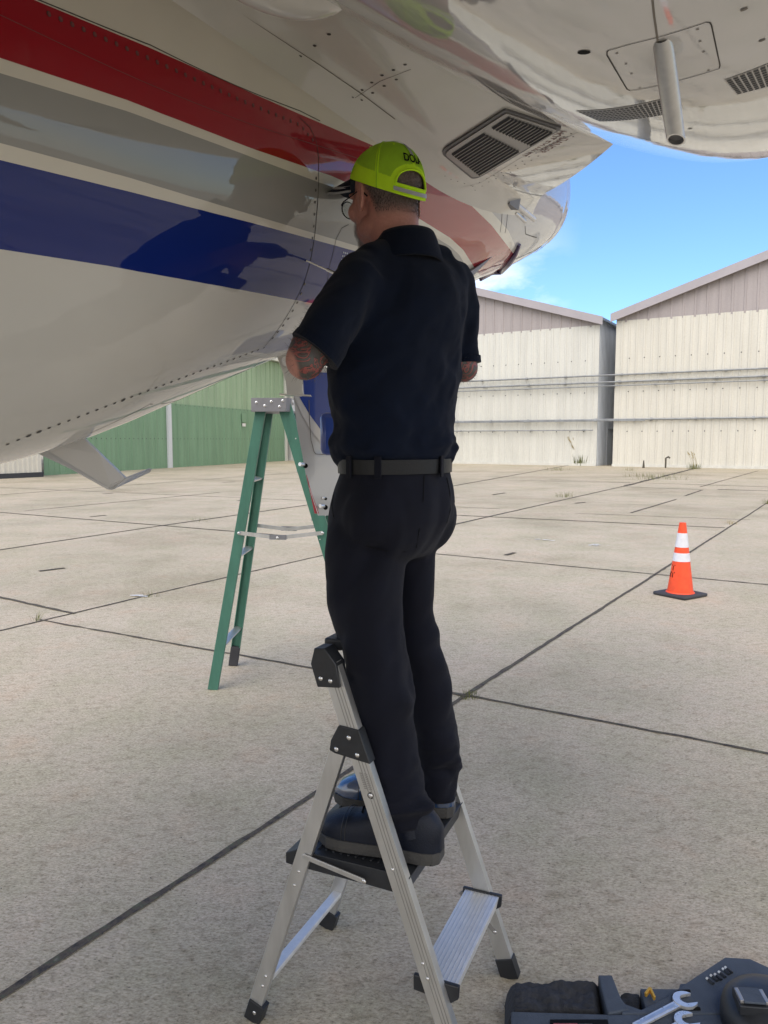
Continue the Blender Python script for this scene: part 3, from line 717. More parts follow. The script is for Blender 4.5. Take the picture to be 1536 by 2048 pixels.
class PS:    # the flat underside, for details
    def __init__(s, z=2.45): s.z = z
    def inv(s, x, y):
        p = flat(x, y, s.z); return (p.x, p.y)
    def f(s, a, b):
        v = Vector((a, b, 0))-JO; ss = v.dot(JA); z = 2.45+.23*max(0, (ss-1.0)/1.3)**1.5
        qr = qroot(ss); t = min(1, max(0, (v.dot(JB)-qr)/.17)); z -= .115*(1-t)**2.4
        return Vector((a, b, z))
    def nrm(s, a, b): return Vector((0,0,-1))
    def hit(s, x, y, off=0):
        z = s.z; p = flat(x, y, z)
        for _ in range(8): z = s.f(p.x, p.y).z; p = flat(x, y, z)
        return Vector((p.x, p.y, z-off)), Vector((0,0,-1))
PYS = PS()
def pribbon(mb, pts, wd, m, off=.0008, sub=5):
    path = []
    for i in range(len(pts)-1):
        for k in range(sub): t = k/sub; path.append((pts[i][0]*(1-t)+pts[i+1][0]*t, pts[i][1]*(1-t)+pts[i+1][1]*t))
    path.append(pts[-1]); P3 = [PYS.hit(*p, off=off)[0] for p in path]; A_, B_ = [], []
    for i, p in enumerate(P3):
        d = (P3[min(i+1, len(P3)-1)]-P3[max(i-1, 0)]).normalized(); sd_ = d.cross(Vector((0,0,1))).normalized()*wd/2; A_.append(p+sd_); B_.append(p-sd_)
    mb.grid([A_, B_], m)
w = MB()
M['faintseam'] = mat('sealed_seam', (.20,.18,.16), .8)
pribbon(w, [(655,236),(700,202),(760,162),(822,138)], .0014, M['seam'])
pribbon(w, [(440,0),(560,78),(640,130),(720,185),(790,238)], .0035, M['faintseam'])
pribbon(w, [(900,380),(960,366),(1040,316),(1110,285),(1160,262)], .0015, M['faintseam'])
R2 = along([(240,0),(278,22),(310,42),(374,79),(430,112),(480,142),(540,178),(600,208),(650,232)], 34, 22)+along([(680,244),(720,262),(735,276)], 15, 15)
rivets(w, R2, PYS, .0048, M['screw']); rivets(w, [(522,150)], PYS, .006, M['black']); rivets(w, [(541,150),(571,132),(494,76)], PYS, .004, M['screw'])
rivets(w, [(600,112),(629,91),(658,68)], PYS, .005, M['screw'])
rivets(w, along([(666,224),(700,198),(760,152),(812,128)], 24, 26)+along([(680,230),(716,204),(760,176),(805,152)], 26, 28), PYS, .0046, M['screw'])
rivets(w, along([(945,372),(975,356),(1020,338),(1060,312),(1092,295),(1130,272),(1155,262)], 16, 16), PYS, .003, M['screw'])
rivets(w, along([(950,380),(980,362),(1026,342),(1066,318),(1096,300),(1137,278),(1160,266)], 16, 16), PYS, .003, M['screw'])
rivets(w, along([(865,338),(900,358),(945,372)], 14, 14), PYS, .0028, M['screw'])
vs, fs = textmesh('DANGER\nHOT EXHAUST', .034, M['warn'], .0003)
c0, _ = PYS.hit(1094, 289); e0, _ = PYS.hit(1131, 262); e1, _ = PYS.hit(1043, 315)
tx = (e1-e0).normalized(); ty = Vector((0,0,-1)).cross(tx).normalized(); sc = (e1-e0).length/.245
w.add([c0+(tx*v.x+ty*v.y)*sc+Vector((0,0,-.0012)) for v in vs], fs, M['warn'])
joinin(pylon, w)
# exhaust grille
w = MB(); Q = [PYS.hit(*p)[0] for p in ((884,303),(1012,218),(1120,253),(950,342))]
def bl(u, v, z=0): p = Q[0]*(1-u)*(1-v)+Q[1]*u*(1-v)+Q[2]*u*v+Q[3]*(1-u)*v; return Vector((p.x, p.y, 2.45-z))
def rr(u0, u1, v0, v1, r, z):
    o = []
    for (cu, cv, a0) in ((u0+r, v0+r, 180), (u1-r*.3, v0+r*.3, 270), (u1-r*.3, v1-r*.3, 0), (u0+r, v1-r, 90)):
        rad = r if cu < .5 else r*.3
        for k in range(6): a = R(a0+k*18); o.append(bl(cu+math.cos(a)*rad, cv+math.sin(a)*rad, z))
    return o
outer = rr(-.022, 1.012, -.035, 1.025, .12, .006); inner = rr(.012, .99, .02, .975, .11, .006)
n_ = len(outer); w.slab(outer, (0,0,.012), M['frame'])
lip = [v+Vector((0,0,-.005)) for v in inner]
w.slab([v+Vector((0,0,.001)) for v in inner], (0,0,-.0045), M['ribs'])
for (u0, u1, nr, v0, v1) in ((.09, .60, 12, .10, .93), (.72, .955, 13, .09, .95)):
    for k in range(nr):
        v = v0+(v1-v0)*(k+.5)/nr; hw = (v1-v0)/nr*.27
        w.slab([bl(u0, v-hw, .0108), bl(u1, v-hw, .0108), bl(u1, v+hw, .0108), bl(u0, v+hw, .0108)], (0,0,-.0006), M['dkgrille'])
        w.slab([bl(u0, v+hw, .0108), bl(u1, v+hw, .0108), bl(u1, v+hw*1.5, .0108), bl(u0, v+hw*1.5, .0108)], (0,0,-.004), M['ribs'])
w.build('exhaust_grille', jet)
# --- nacelle
w = MB(); nss = list(np.linspace(-2.6, NSE, 90)); nth = np.linspace(-math.pi, math.pi, 181)[:-1]
def nprof(s, th):
    p = npt(s, th)
    if s < -2: c = JO+JA*s+JB*NQ; c = Vector((c.x, c.y, NZ0+NDZ*s)); p = c+(p-c)*(1-.25*((-2-s)/.6)**2)
    return p
rows = [[nprof(s, t) for t in nth] for s in nss]
cen = JO+JA*NSE+JB*NQ; cen = Vector((cen.x, cen.y, NZ0+NDZ*NSE))
for k, (dz, sc) in enumerate(((.006,.992),(.004,.975),(-.03,.955))): rows.append([cen+(v-cen)*sc+JA*dz for v in rows[len(nss)-1]])
w.loft(rows, M['nacpaint'], cap=False)
inner_ = [[cen+(v-cen)*sc+JA*dz for v in rows[len(nss)-1]] for dz, sc in ((-.03,.955),(-.3,.9),(-.6,.8))]
w.loft(inner_, M['dkgrille'], cap=False); w.add(inner_[-1], [tuple(range(180))], M['dkgrille'])
fr = rows[0]; w.add(fr, [tuple(range(180))[::-1]], M['dkgrille'])
nac = w.build('engine_nacelle', jet, smooth=True, angle=60)
w = MB()
panel = [(1214,103),(1218,100),(1260,88),(1330,70),(1412,44),(1420,45),(1423,50),(1440,130),(1438,137),(1340,165),(1270,180),(1260,181),(1254,178),(1214,110),(1214,103)]
ribbon(w, panel, NS, .0020, M['seam'], sub=3)
ribbon(w, [(1303,-20),(1308,30),(1318,100)], NS, .003, M['faintseam'])
rivets(w, [(1234,106),(1252,127),(1263,147),(1280,175),(1395,58),(1400,82),(1407,103),(1417,140)], NS, .0024, M['faintseam'])
rivets(w, [(1168,104)], NS, .010, M['black']); rivets(w, [(1524,80),(1488,18)], NS, .005, M['faintseam']); rivets(w, [(765,22),(1380,257)], NS, .0055, M['screw'])
joinin(nac, w)
def vent(name, quad, rows_, cols_, gap=.38):
    w = MB(); P4 = [np.array(NS.inv(*p)) for p in quad]
    f = lambda u, v: P4[0]*(1-u)*(1-v)+P4[1]*u*(1-v)+P4[2]*u*v+P4[3]*(1-u)*v
    S3 = lambda u, v, o: NS.f(*f(u, v))+NS.nrm(*f(u, v))*o
    w.grid([[S3(-.01+1.02*i/10, -.03+1.06*j/4, .0007) for i in range(11)] for j in range(5)], M['ribs'])
    for i in range(cols_):
        for j in range(rows_):
            u0 = (i+.14)/cols_; u1 = (i+.86)/cols_; v0 = (j+.2)/rows_; v1 = (j+.8)/rows_
            w.add([S3(u0, v0, .0014), S3(u1, v0, .0014), S3(u1, v1, .0014), S3(u0, v1, .0014)], [(0,1,2,3)], M['dkgrille'])
    x = w.build(name, jet, recalc=False); return x
vent('air_vent', ((1154,222),(1323,199),(1330,228),(1200,242)), 7, 19)
vent('air_vent', ((1450,160),(1546,124),(1556,166),(1474,188)), 9, 7)
# drain mast
def lerp_(a, b, t): return a+(b-a)*t
w = MB(); a0, n0 = NS.hit(1326, 104); a1, n1 = NS.hit(1336, 180); a2, n2 = NS.hit(1345, 262)
def mast(px, py, o): c, n = NS.hit(px, py); return c+n*o
b0_ = NS.hit(1327, 96)[0]; e_ = at(1352, 280, NS.hit(1342, 190)[0].y-.01)
cpts = [b0_-(e_-b0_)*.12]+[lerp_(b0_, e_, k/4) for k in range(5)]
rings = []; prev = None
for i, p in enumerate(cpts):
    d = (cpts[min(i+1, len(cpts)-1)]-cpts[max(i-1, 0)]).normalized(); a_ = n1-d*n1.dot(d); a_.normalize(); b_ = d.cross(a_)
    r_ = [.013,.0145,.0155,.0155,.0155,.0155][i]
    rings.append([p+(a_*math.cos(t)+b_*math.sin(t))*r_-(d*(math.cos(t)*r_*3.1) if i == len(cpts)-1 else d*0) for t in [6.2832*k/24 for k in range(24)]])
w.loft(rings, M['alu'], cap=False)
ec = sum(rings[-1], Vector())/24; lipr = [ec+(v-ec)*.82 for v in rings[-1]]; deep = [v-d*.015 for v in lipr]
w.loft([rings[-1], lipr], M['alu_bright'], cap=False); w.loft([lipr, deep], M['dkgrille'], cap=False); w.add(deep, [tuple(range(24))], M['dkgrille'])
mastp = w.build('drain_mast', jet, smooth=True, angle=50)
# --- tail details
w = MB(); c, n = FS.hit(955, 548); c1, n1 = FS.hit(986, 514)
tipb = c+Vector((0,0,-.03))-JB*.02
w.slab([FS.hit(986,514,-.01)[0], FS.hit(950,548,-.01)[0], at(936,556,(c.y)-.25), at(925,552,(c.y)-.30)], JB*.012, M['lgrey']); w.build('ventral_blade', jet)
w = MB(); path = [(1037,488),(1029,505),(1016,524),(1000,541),(980,554),(962,561)]
P3 = [FS.hit(*p, off=.006)[0] for p in path]; w.tube(P3, [.008,.014,.018,.018,.015,.008], mat('purple_edge_seal', (.045,.02,.09), .35, coat=.6), 8); w.build('edge_seal', jet, smooth=True)
w = MB(); c, n = FS.hit(1014, 401, .02); w.box(c-JA*.05, c+JA*.05, n, .05, .035, M['lgrey'])
c2 = FS.hit(1056, 436, .03)[0]; w.tube([c, c2], .011, M['alu_bright'], 10); w.tube([FS.hit(1030,425,.0)[0], FS.hit(1050,443,.0)[0]], .008, M['jetgrey'], 8); w.build('tail_vent_tube', jet)
# belly aerial: a swept blade with a kinked tip
w = MB(); Y0 = 2.03
bl_ = [at(60,880,Y0), at(74,907,Y0), at(140,938,Y0+.03), at(214,979,Y0+.07), at(224,979,Y0+.075), at(251,957,Y0+.09), at(200,908,Y0+.05), at(157,868,Y0+.02), at(140,850,Y0)]
w.slab(bl_, (0,.012,.003), M['jetgrey'])
tip = [at(214,979.5,Y0+.069), at(224,979.5,Y0+.07), at(262,963,Y0+.14), at(300,945,Y0+.2), at(303,940,Y0+.205), at(297,940,Y0+.2), at(251,957,Y0+.088), at(222,970,Y0+.07)]
w.slab(tip, (0,.010,.004), M['jetgrey'])
w.build('belly_aerial', jet, bevel=.002)
w = MB(); a, n = FS.hit(130,872,.0); b, n = FS.hit(186,851,.0); w.ellip((a+b)/2, .06, .012, .012, M['jetpaint'], ((b-a).normalized(), n, (b-a).normalized().cross(n))); w.build('aerial_base', jet, smooth=True)
# rounded fairing at the top edge
w = MB(); fc = at(540,-88,1.22); w.ellip(fc, .15, .07, .075, M['jetpaint'], (Vector((.80,.60,.0)), Vector((.60,-.80,0)), Vector((0,0,1))), 40, 24)
w.build('flap_fairing', jet, smooth=True)
# --- open bay door hanging under the tail
def D(px, py, o=0): return at(px, py, 2.98+.0011*(px-600)-.10*((py-880)/170)**2-o)
def sheet(mb, lf, rf, y0, y1, m, o, n=24, k=10, thick=0):
    rows_ = []
    for i in range(n+1):
        y = y0+(y1-y0)*i/n; a, b = lf(y), rf(y); rows_.append([D(a+(b-a)*j/k, y, o) for j in range(k+1)])
    mb.grid(rows_, m)
    if thick:
        back_ = [[v+Vector((0, thick, 0)) for v in r] for r in rows_]; mb.grid(back_, m)
        for e in (0, -1): mb.grid([[r[e] for r in rows_], [r[e] for r in back_]], m); mb.grid([rows_[e], back_[e]], m)
it = lambda ys, xs: (lambda y: float(np.interp(y, ys, xs)))
lft = it([735,795,856,912,958,1020,1031], [584,587,594,605,613,628,636]); rgt = lambda y: 742-.0*(y)
door = MB(); M['panel'] = mat('door_grey_paint', (.50,.495,.475), .32, coat=.8, coat_rough=.05, var=.05, vscale=4)
sheet(door, lft, it([735,960,1000,1031],[742,742,700,668]), 735, 1031, M['panel'], 0, thick=.02)
blue_l = it([745,793,830,860,895,930], [604,598,620,642,668,700]); sheet(door, blue_l, lambda y: 740, 745, 930, M['jetblue'], .003)
cream_l = it([745,793,828,858,886,912,950], [594,588,603,620,642,664,700]); sheet(door, cream_l, lambda y: min(740, blue_l(y)-.5 if y < 930 else 700+(y-930)*1.1), 745, 945, M['jetwhite'], .003)
sheet(door, it([950,1027],[612.5,629]), it([950,985,1027],[613.5,623,638]), 950, 1027, M['jetred'], .003, k=2)
sheet(door, it([975,1027],[618,635]), it([975,1027],[618.6,636.5]), 975, 1027, M['white'], .0045, k=1)
for pts in ([(618,800),(619,840),(622,880),(628,903),(632,908),(668,910)],):
    P3 = [D(*p, .0045) for p in pts]
    for a, b in zip(P3, P3[1:]): door.box(a, b, (0,1,0), .0025, .0006, M['faintseam'])
doorp = door.build('bay_door', jet, smooth=True, angle=40)
for (px, py, r) in ((608,929,5),(648,1012,5),(650,996,2.8)):
    w = MB(); c = D(px, py); rr_ = r/1500*3; w.tube([c, c-Vector((rr_*1.4, rr_*2.2, -rr_*.2))], rr_*.8, M['chrome'], 14); w.disc(c-Vector((-rr_*.6, .006, rr_*.5)), (0,-1,0), rr_, M['black'], 12); w.build('latch', jet, smooth=True, angle=40)
w = MB(); c = at(690, 868, 2.80); w.cuboid(c, (.088,.02,0), (0,.05,0), (0,0,.078), M['jetblue']); w.build('blue_cowl', jet, bevel=.022, smooth=True)
w = MB(); hg = [at(x, y, 2.86) for x, y in ((552,708),(588,700),(604,740),(607,791),(574,791),(571,762),(562,735))]
w.slab(hg, (0,.03,0), M['jetwhite']); w.tube([at(575,722,2.85), at(575,722,2.84)], .022, M['jetwhite'], 16)
w.box(at(560,789,2.80), at(623,792,2.80), (0,0,1), .05, .006, M['jetwhite']); w.build('hinge_arm', jet, bevel=.002)

# ================================================================== traffic cone
cc = flat(1360, 1191)
cone = empty('traffic_cone', cc, 0); tag(cone, 'orange traffic cone with two white collars on the concrete', 'traffic cone')
w = MB(); hs = .185; ca = R(33)
ux = Vector((math.cos(ca), math.sin(ca), 0)); uy = Vector((-math.sin(ca), math.cos(ca), 0))
w.cuboid(cc+Vector((0,0,.019)), ux*hs, uy*hs, (0,0,.017), M['rubber']); w.build('base', cone, bevel=.012, smooth=True)
def crn(z0, z1, m, name, dr=0, n=48, lip=False):
    w = MB(); rad = lambda z: .125*(1-(z-.035)/.71)+.030*((z-.035)/.71)+dr
    zs = [z0+(z1-z0)*k/6 for k in range(7)]
    rings = [[cc+Vector((math.cos(t)*rad(z), math.sin(t)*rad(z), z)) for t in [6.2832*k/n for k in range(n)]] for z in zs]
    w.loft(rings, m, cap=True); return w, rad
w, rad = crn(.034, .735, M['orange'], 'cone')
w.tube([cc+Vector((0,0,.036)), cc+Vector((0,0,.046))], [.138,.130], M['orange'], 40)
for txt, z, a0 in (('T', .285, -181), ('HT', .215, -179)):
    vs, fs = textmesh(txt, .075, M['black'], .0015)
    xm = max(v.x for v in vs)
    out = []
    for v in vs:
        zz = z+v.y; r_ = rad(zz)+.0016; an = R(a0)+(v.x-xm)/r_*1.0+R(32); out.append(cc+Vector((math.cos(an)*r_, math.sin(an)*r_, zz)))
    w.add(out, fs, M['black'])
w.build('cone_body', cone, smooth=True, angle=30)
w, _ = crn(.352, .435, M['collar'], 'c', .0022); w.build('collar', cone, smooth=True, angle=30)
w, _ = crn(.492, .632, M['collar'], 'c', .0022); w.build('collar', cone, smooth=True, angle=30)

# ================================================================== green fibreglass ladder
fA = flat(425,1380); fB = flat(467,1330); TOPZ = 1.772
lc = Vector((-.665, (fA.y+fB.y)/2, TOPZ)); ax = Vector((1,.03,0)).normalized()
lad = empty('step_ladder', (lc.x, lc.y, 0)); tag(lad, 'green fibreglass stepladder standing open behind the man', 'ladder')
tA = Vector((lc.x-.085, lc.y-.16, TOPZ)); tB = Vector((lc.x-.085, lc.y+.16, TOPZ)); tC = Vector((lc.x+.05, lc.y-.165, TOPZ)); tD = Vector((lc.x+.05, lc.y+.165, TOPZ))
fC = Vector((-.085, fA.y+.02, 0)); fD = Vector((-.06, fB.y, 0))
def crail(a, b, wd, dep, name='rail', foot=None, side=1):
    """channel section rail"""
    w = MB(); d = (b-a).normalized(); up = Vector((0,1,0)); s_ = d.cross(up).normalized(); yv = s_.cross(d).normalized()
    w.box(a, b, up, wd, .006, M['ladgreen'])
    for k in (-1, 1): w.box(a+s_*k*(wd/2-.0025)+yv*side*dep/2, b+s_*k*(wd/2-.0025)+yv*side*dep/2, up, .005, dep, M['ladgreen'])
    o = w.build(name, lad, bevel=.0015)
    if foot:
        w = MB(); w.box(b-d*.0+yv*side*dep*.5, b-d*.14+yv*side*dep*.5, up, wd*1.04, dep*1.06, M['rubber']); w.build('foot', lad, bevel=.004)
    return o
crail(tA, fA, .062, .028, side=1); crail(tB, fB, .060, .028, side=-1, foot=True)
crail(tC, fC, .082, .03, side=1); crail(tD, fD, .082, .03, side=-1, foot=True)
def lerp(a, b, t): return a+(b-a)*t
for z in (1.30, .83, .27):       # rear braces
    t = 1-z/TOPZ; w = MB(); w.box(lerp(tA, fA, t), lerp(tB, fB, t), (.3,0,1), .045, .012, M['alu']); w.build('rear_brace', lad, bevel=.002)
for z in (1.38, 1.08, .78, .48, .18):
    t = 1-z/TOPZ; a = lerp(tC, fC, t); b = lerp(tD, fD, t); w = MB(); w.box(a, b, (0,0,1), .085, .006, M['alu']); w.box(a-Vector((.04,0,.014)), b-Vector((.04,0,.014)), (0,0,1), .004, .028, M['alu']); w.build('step', lad, bevel=.001)
for s0, s1, e0, e1 in ((tA, fA, tC, fC), (tB, fB, tD, fD)):
    t = 1-.98/TOPZ; a = lerp(s0, s1, t); b = lerp(e0, e1, t); m_ = (a+b)/2+Vector((-.02,0,-.03)); yo = Vector((0,-.012 if s0 is tA else .012,0))
    w = MB(); w.box(a+yo, m_+yo, (0,0,1), .004, .024, M['alu']); w.box(m_+yo*1.4, b+yo*1.4, (0,0,1), .004, .024, M['alu']); w.box(m_+yo*1.9-Vector((.05,0,-.005)), m_+yo*1.9+Vector((.055,0,.003)), (0,0,1), .004, .03, M['lgrey'])
    for p in (a, b, m_): w.disc(p+yo*2.2, (0,-1,0) if s0 is tA else (0,1,0), .01, M['steel'], 10, .005)
    w.build('spreader', lad)
w = MB(); cz = TOPZ+.005; cap = [(-.155,-.205),(.075,-.205),(.105,-.16),(.105,.16),(.075,.205),(-.155,.205)]
w.prism([(lc.x+x*.92, lc.y+y) for x, y in cap], cz-.055, cz+.028, M['lgrey'])
for x, z in ((-.11,.0),(-.06,-.02),(-.02,.005),(.03,-.025),(.05,.01)): w.disc(Vector((lc.x+x, lc.y-.2055, cz+z)), (0,-1,0), .010, M['steel'], 10, .004)
w.cuboid(Vector((lc.x+.098, lc.y-.06, cz-.012)), (.003,0,0), (0,.09,0), (0,0,.034), M['white']); w.cuboid(Vector((lc.x+.1015, lc.y-.12, cz-.004)), (.0012,0,0), (0,.018,0), (0,0,.008), M['black'])
w.build('top_cap', lad, bevel=.008, smooth=True)
w = MB()
for (t, dx, r_) in ((.30,.02,.006),(.47,-.03,.004),(.49,.02,.008),(.37,.0,.004),(.12,.01,.004),(.62,-.01,.005),(.64,.01,.007),(.65,-.006,.004)):
    p = lerp(tC, fC, t)+Vector((dx, -.005, 0)); w.add([p+Vector((math.cos(a)*r_*random.uniform(.6,1.3), 0, math.sin(a)*r_*random.uniform(.5,1.2))) for a in [6.283*k/7 for k in range(7)]], [tuple(range(7))], M['oldpaint'])
joinin(next(c for c in lad.children if c.name.startswith('rail')), w)

# ================================================================== aluminium step ladder
RL = flat(508,2036); RR_ = flat(655,1852); FR = flat(1022,1952); side = RR_-RL; FLd = FR-side
wd_ = (RL-FLd); wd_.z = 0; U = wd_.normalized(); V = side.normalized(); SW = side.length
st = empty('folding_step', (FLd+side/2)); tag(st, 'aluminium two step folding ladder the man stands on', 'step ladder')
def LP(u, z, k=0): return FLd+U*u+side*k+Vector((0,0,z))       # along the ladder, height, 0 near side..1 far side
top_u, top_z = .356, 1.008
rail = lambda z: top_u*z/top_z
hz, hu = .815, rail(.815)+.04       # hinge of the rear legs
LU = wd_.length
def alubar(a, b, name, wdt, thk, grooves=True, nearface=None):
    w = MB(); d = (b-a).normalized(); w.box(a, b, V, thk*0+wdt, thk, M['alu'])
    o = w.build(name, st, bevel=.004)
    if grooves:
        w = MB(); s_ = d.cross(V).normalized()
        for k in (-.30,-.12,.06): w.box(a+s_*wdt*k-V*nearface*(thk/2+.0004), b+s_*wdt*k-V*nearface*(thk/2+.0004), V, .0022, .0006, M['ribs'])
        joinin(o, w)
    return o
for k in (0, 1):
    sg = 1 if k == 0 else -1
    fr_ = alubar(LP(rail(.02), .02, k), LP(top_u, top_z, k), 'front_rail', .046, .024, True, sg)
    w = MB(); a = LP(rail(.75),.75,k); 
    for zz in (.30, .265, .02+.5): 
        w.disc(LP(rail(zz)+.004, zz, k)-V*sg*.0122, -V*sg, .0045, M['steel'], 12, .003)
    w.disc(LP(rail(.695)-.0, .695, k)-V*sg*.0122, -V*sg, .0085, M['black'], 16); w.disc(LP(rail(.695), .695, k)-V*sg*.0127, -V*sg, .006, M['steel'], 14, .003)
    joinin(fr_, w)
    rl_ = alubar(LP(LU-.0, .02, k), LP(hu, hz, k), 'rear_leg', .040, .020, False, sg)
    w = MB()
    for zz in (.50, .455, .415, .14, .11): w.disc(LP(LU-(LU-hu)*(zz/hz), zz, k)-V*sg*.0102, -V*sg, .0045, M['steel'], 12, .003)
    joinin(rl_, w)
    # hinge bracket
    w = MB(); zl, zu = hz-.036, hz+.040
    poly = [LP(rail(zl)-.030, zl-.004, k), LP(rail(zu)-.027, zu, k), LP(rail(zu)+.027, zu+.004, k), LP(hu+.022, hz+.004, k), LP(hu+.026, hz-.022, k), LP(hu+.012, zl+.008, k)]
    w.slab([p-V*sg*.0165 for p in poly], V*sg*.033, M['blackplastic'])
    for (u, z) in ((rail(hz+.018)+.006, hz+.018), (rail(hz-.022)-.002, hz-.022), (hu+.006, hz-.016)): w.disc(LP(u, z, k)-V*sg*.0167, -V*sg, .0065, M['steel'], 14, .004)
    w.build('hinge_bracket', st, bevel=.004)
    # feet
    w = MB(); d = (LP(top_u, top_z, k)-LP(0,0,k)).normalized(); w.box(LP(0,.0,k), LP(rail(.055),.055,k), V, .053, .032, M['blackplastic']); w.disc(LP(rail(.035),.035,k)-V*sg*.0162, -V*sg, .006, M['steel'], 12, .003); w.build('foot', st, bevel=.004)
    w = MB(); w.box(LP(LU,.0,k), LP(LU-(LU-hu)*.055/hz,.055,k), V, .048, .030, M['blackplastic']); w.disc(LP(LU-.012,.03,k)-V*sg*.0152, -V*sg, .006, M['steel'], 12, .003); w.build('foot', st, bevel=.004)
    # link arm to the platform
    w = MB(); w.box(LP(LU-(LU-hu)*(.500/hz)+.0, .502, k)-V*sg*.014, LP(.262, .474, k)-V*sg*.014, V, .013, .004, M['alu']); w.disc(LP(.262,.474,k)-V*sg*.016, -V*sg, .0065, M['steel'], 12, .003); w.build('link_arm', st, bevel=.001)
    # brace under the tread
    w = MB(); w.box(LP(rail(.13), .13, k)+V*sg*.01, LP(rail(.225)+.07, .232, k)+V*sg*.016, V, .014, .004, M['ribs']); w.disc(LP(rail(.13), .13, k)+V*sg*.0115, V*sg, .006, M['steel'], 10, .003); w.build('tread_brace', st)
# top handle with tool holes
w = MB(); hh = .962
for k in (0, 1):
    sg = 1 if k == 0 else -1
    c = lambda u, z, o=0: LP(top_u+u, z, k)-V*sg*.022+V*o
    w.slab([c(-.034,.955), c(-.024,1.012), c(.006,1.048), c(.034,1.046), c(.044,1.006), c(.026,.95)], V*sg*.048, M['blackplastic'])
    for u, z in ((-.010,.970),(.016,.973)): w.disc(LP(top_u+u, z, k)-V*sg*.0225, -V*sg, .0065, M['steel'], 14, .004)
    w.build('handle_end', st, bevel=.006, smooth=True); w = MB()
a = LP(top_u-.012, 1.032, 0)+V*.045; b = LP(top_u-.012, 1.032, 1)-V*.045
w.slab([a-U*.035, a-U*.035+V*.0+Vector((0,0,.022)), a+U*.055+Vector((0,0,.022)), a+U*.055+Vector((0,0,.0)), a+U*.035-Vector((0,0,.01))], b-a, M['blackplastic'])
for i, (u, v) in enumerate(((.02,.05),(.035,.09),(-.005,.085),(.01,.14),(.03,.2),(.0,.25))):
    w.disc(a+U*(u+.01)+V*v+Vector((0,0,.0225)), (0,0,1), .012, M['black'], 14)
w.build('top_handle', st, bevel=.005, smooth=True)
# tread
w = MB(); tz = .245; tu = rail(tz)
w.slab([LP(tu-.052, tz, .03), LP(tu+.048, tz, .03), LP(tu+.048, tz-.03, .03), LP(tu-.046, tz-.034, .03)], side*.94, M['alu_bright'])
for k in np.linspace(-.045, .04, 9): w.box(LP(tu+k, tz+.0005, .035), LP(tu+k, tz+.0005, .965), (0,0,1), .0024, .0016, M['alu'])
w.build('tread', st, bevel=.0015)
for k in (.02, .955):
    w = MB(); w.slab([LP(tu-.060, tz+.004, k), LP(tu+.056, tz+.004, k), LP(tu+.056, tz-.036, k), LP(tu-.040, tz-.044, k), LP(tu-.058, tz-.03, k)], side*.03, M['blackplastic']); w.build('tread_end', st, bevel=.003)
# platform
w = MB(); pz = .499; u0, u1 = .150, .490
w.slab([LP(u0, pz, -.0), LP(u0+.02, pz+.004, .0), LP(u1-.03, pz+.006, .0), LP(u1, pz-.008, .0), LP(u1, pz-.036, .0), LP(u1-.02, pz-.038, .0), LP(.26, pz-.042, .0), LP(u0+.01, pz-.046, .0)], side, M['blackplastic'])
for k in np.linspace(u0+.03, u1-.04, 14): w.box(LP(k, pz+.0065, .06), LP(k, pz+.0065, .94), (0,0,1), .006, .003, M['blackplastic'])
w.build('platform', st, bevel=.004)
w = MB(); w.box(LP(LU-(LU-hu)*.125/hz, .125, .02), LP(LU-(LU-hu)*.125/hz, .125, .98), (0,0,1), .030, .014, M['alu_bright']); w.build('rear_stretcher', st, bevel=.003)
w = MB(); w.tube([LP(rail(.02)+.035,.0,.1), LP(tu+.02, tz-.03,.1)], .006, M['ribs'], 8); w.build('support_rod', st)
# small sticker with illegible rows
w = MB(); zc_ = .735
for i in range(9):
    for j in range(2):
        z = zc_-i*.0045+.012; w.box(LP(rail(z)-.010+j*.012, z, 0)-V*.0128, LP(rail(z)-.001+j*.012, z, 0)-V*.0128, V, .0022, .0004, M['ribs'])
joinin(next(c for c in st.children if c.name.startswith('front_rail')), w)

# ================================================================== tool tray and tools
TZ = .095
P_ = lambda x, y, z=TZ: flat(x, y, z)
tray = empty('tool_tray', P_(1200, 2040, 0)); tag(tray, 'dark slate foam tool tray with cut-outs on the ground, bottom right', 'tool tray')
def xy(l, z=TZ): return [(P_(x, y, z).x, P_(x, y, z).y) for x, y in l]
w = MB()
w.prism(xy([(1022,2022),(1215,2028),(1700,2028),(1700,2230),(1022,2230)]), .002, TZ, M['tray'])
w.prism(xy([(1196,1952),(1224,1952),(1243,2000),(1260,2022),(1216,2029),(1213,2020)]), .002, TZ+.004, M['tray'])
w.prism(xy([(1243,2006),(1282,2020),(1330,1996),(1382,1960),(1450,1915),(1500,1918),(1580,1955),(1750,2029),(1243,2029)]), .002, TZ+.002, M['tray'])
w.prism(xy([(1280,1972),(1358,1973),(1360,1962),(1386,1962),(1340,1994),(1292,2014)]), .002, TZ-.006, M['tray'])
w.build('tray_body', tray, bevel=.004)
def lumpy(name, x0, x1, y0, y1, z, amp, parent, n=34):
    w = MB(); rows_ = []
    for j in range(n+1):
        r = []
        for i in range(int(n*1.6)+1):
            u = i/int(n*1.6); v = j/n; p = P_(x0+(x1-x0)*u, y1+(y0-y1)*v, z)
            e = min(u, 1-u, v, 1-v); p.z = (z-.0+amp*(noise.noise(p*28)+.6*noise.noise(p*70)))*min(1, (e*9)**.4) if e > 0 else .002
            p.x += .002*noise.noise(p*60); r.append(p)
        rows_.append(r)
    w.grid(rows_, M['fuzz']); return w.build(name, parent, smooth=True, angle=180)
lumpy('fleece_pad', 1010, 1208, 1956, 2026, TZ-.012, .010, tray)
lumpy('torn_foam', 1236, 1284, 1984, 2020, TZ-.03, .008, tray, 16)
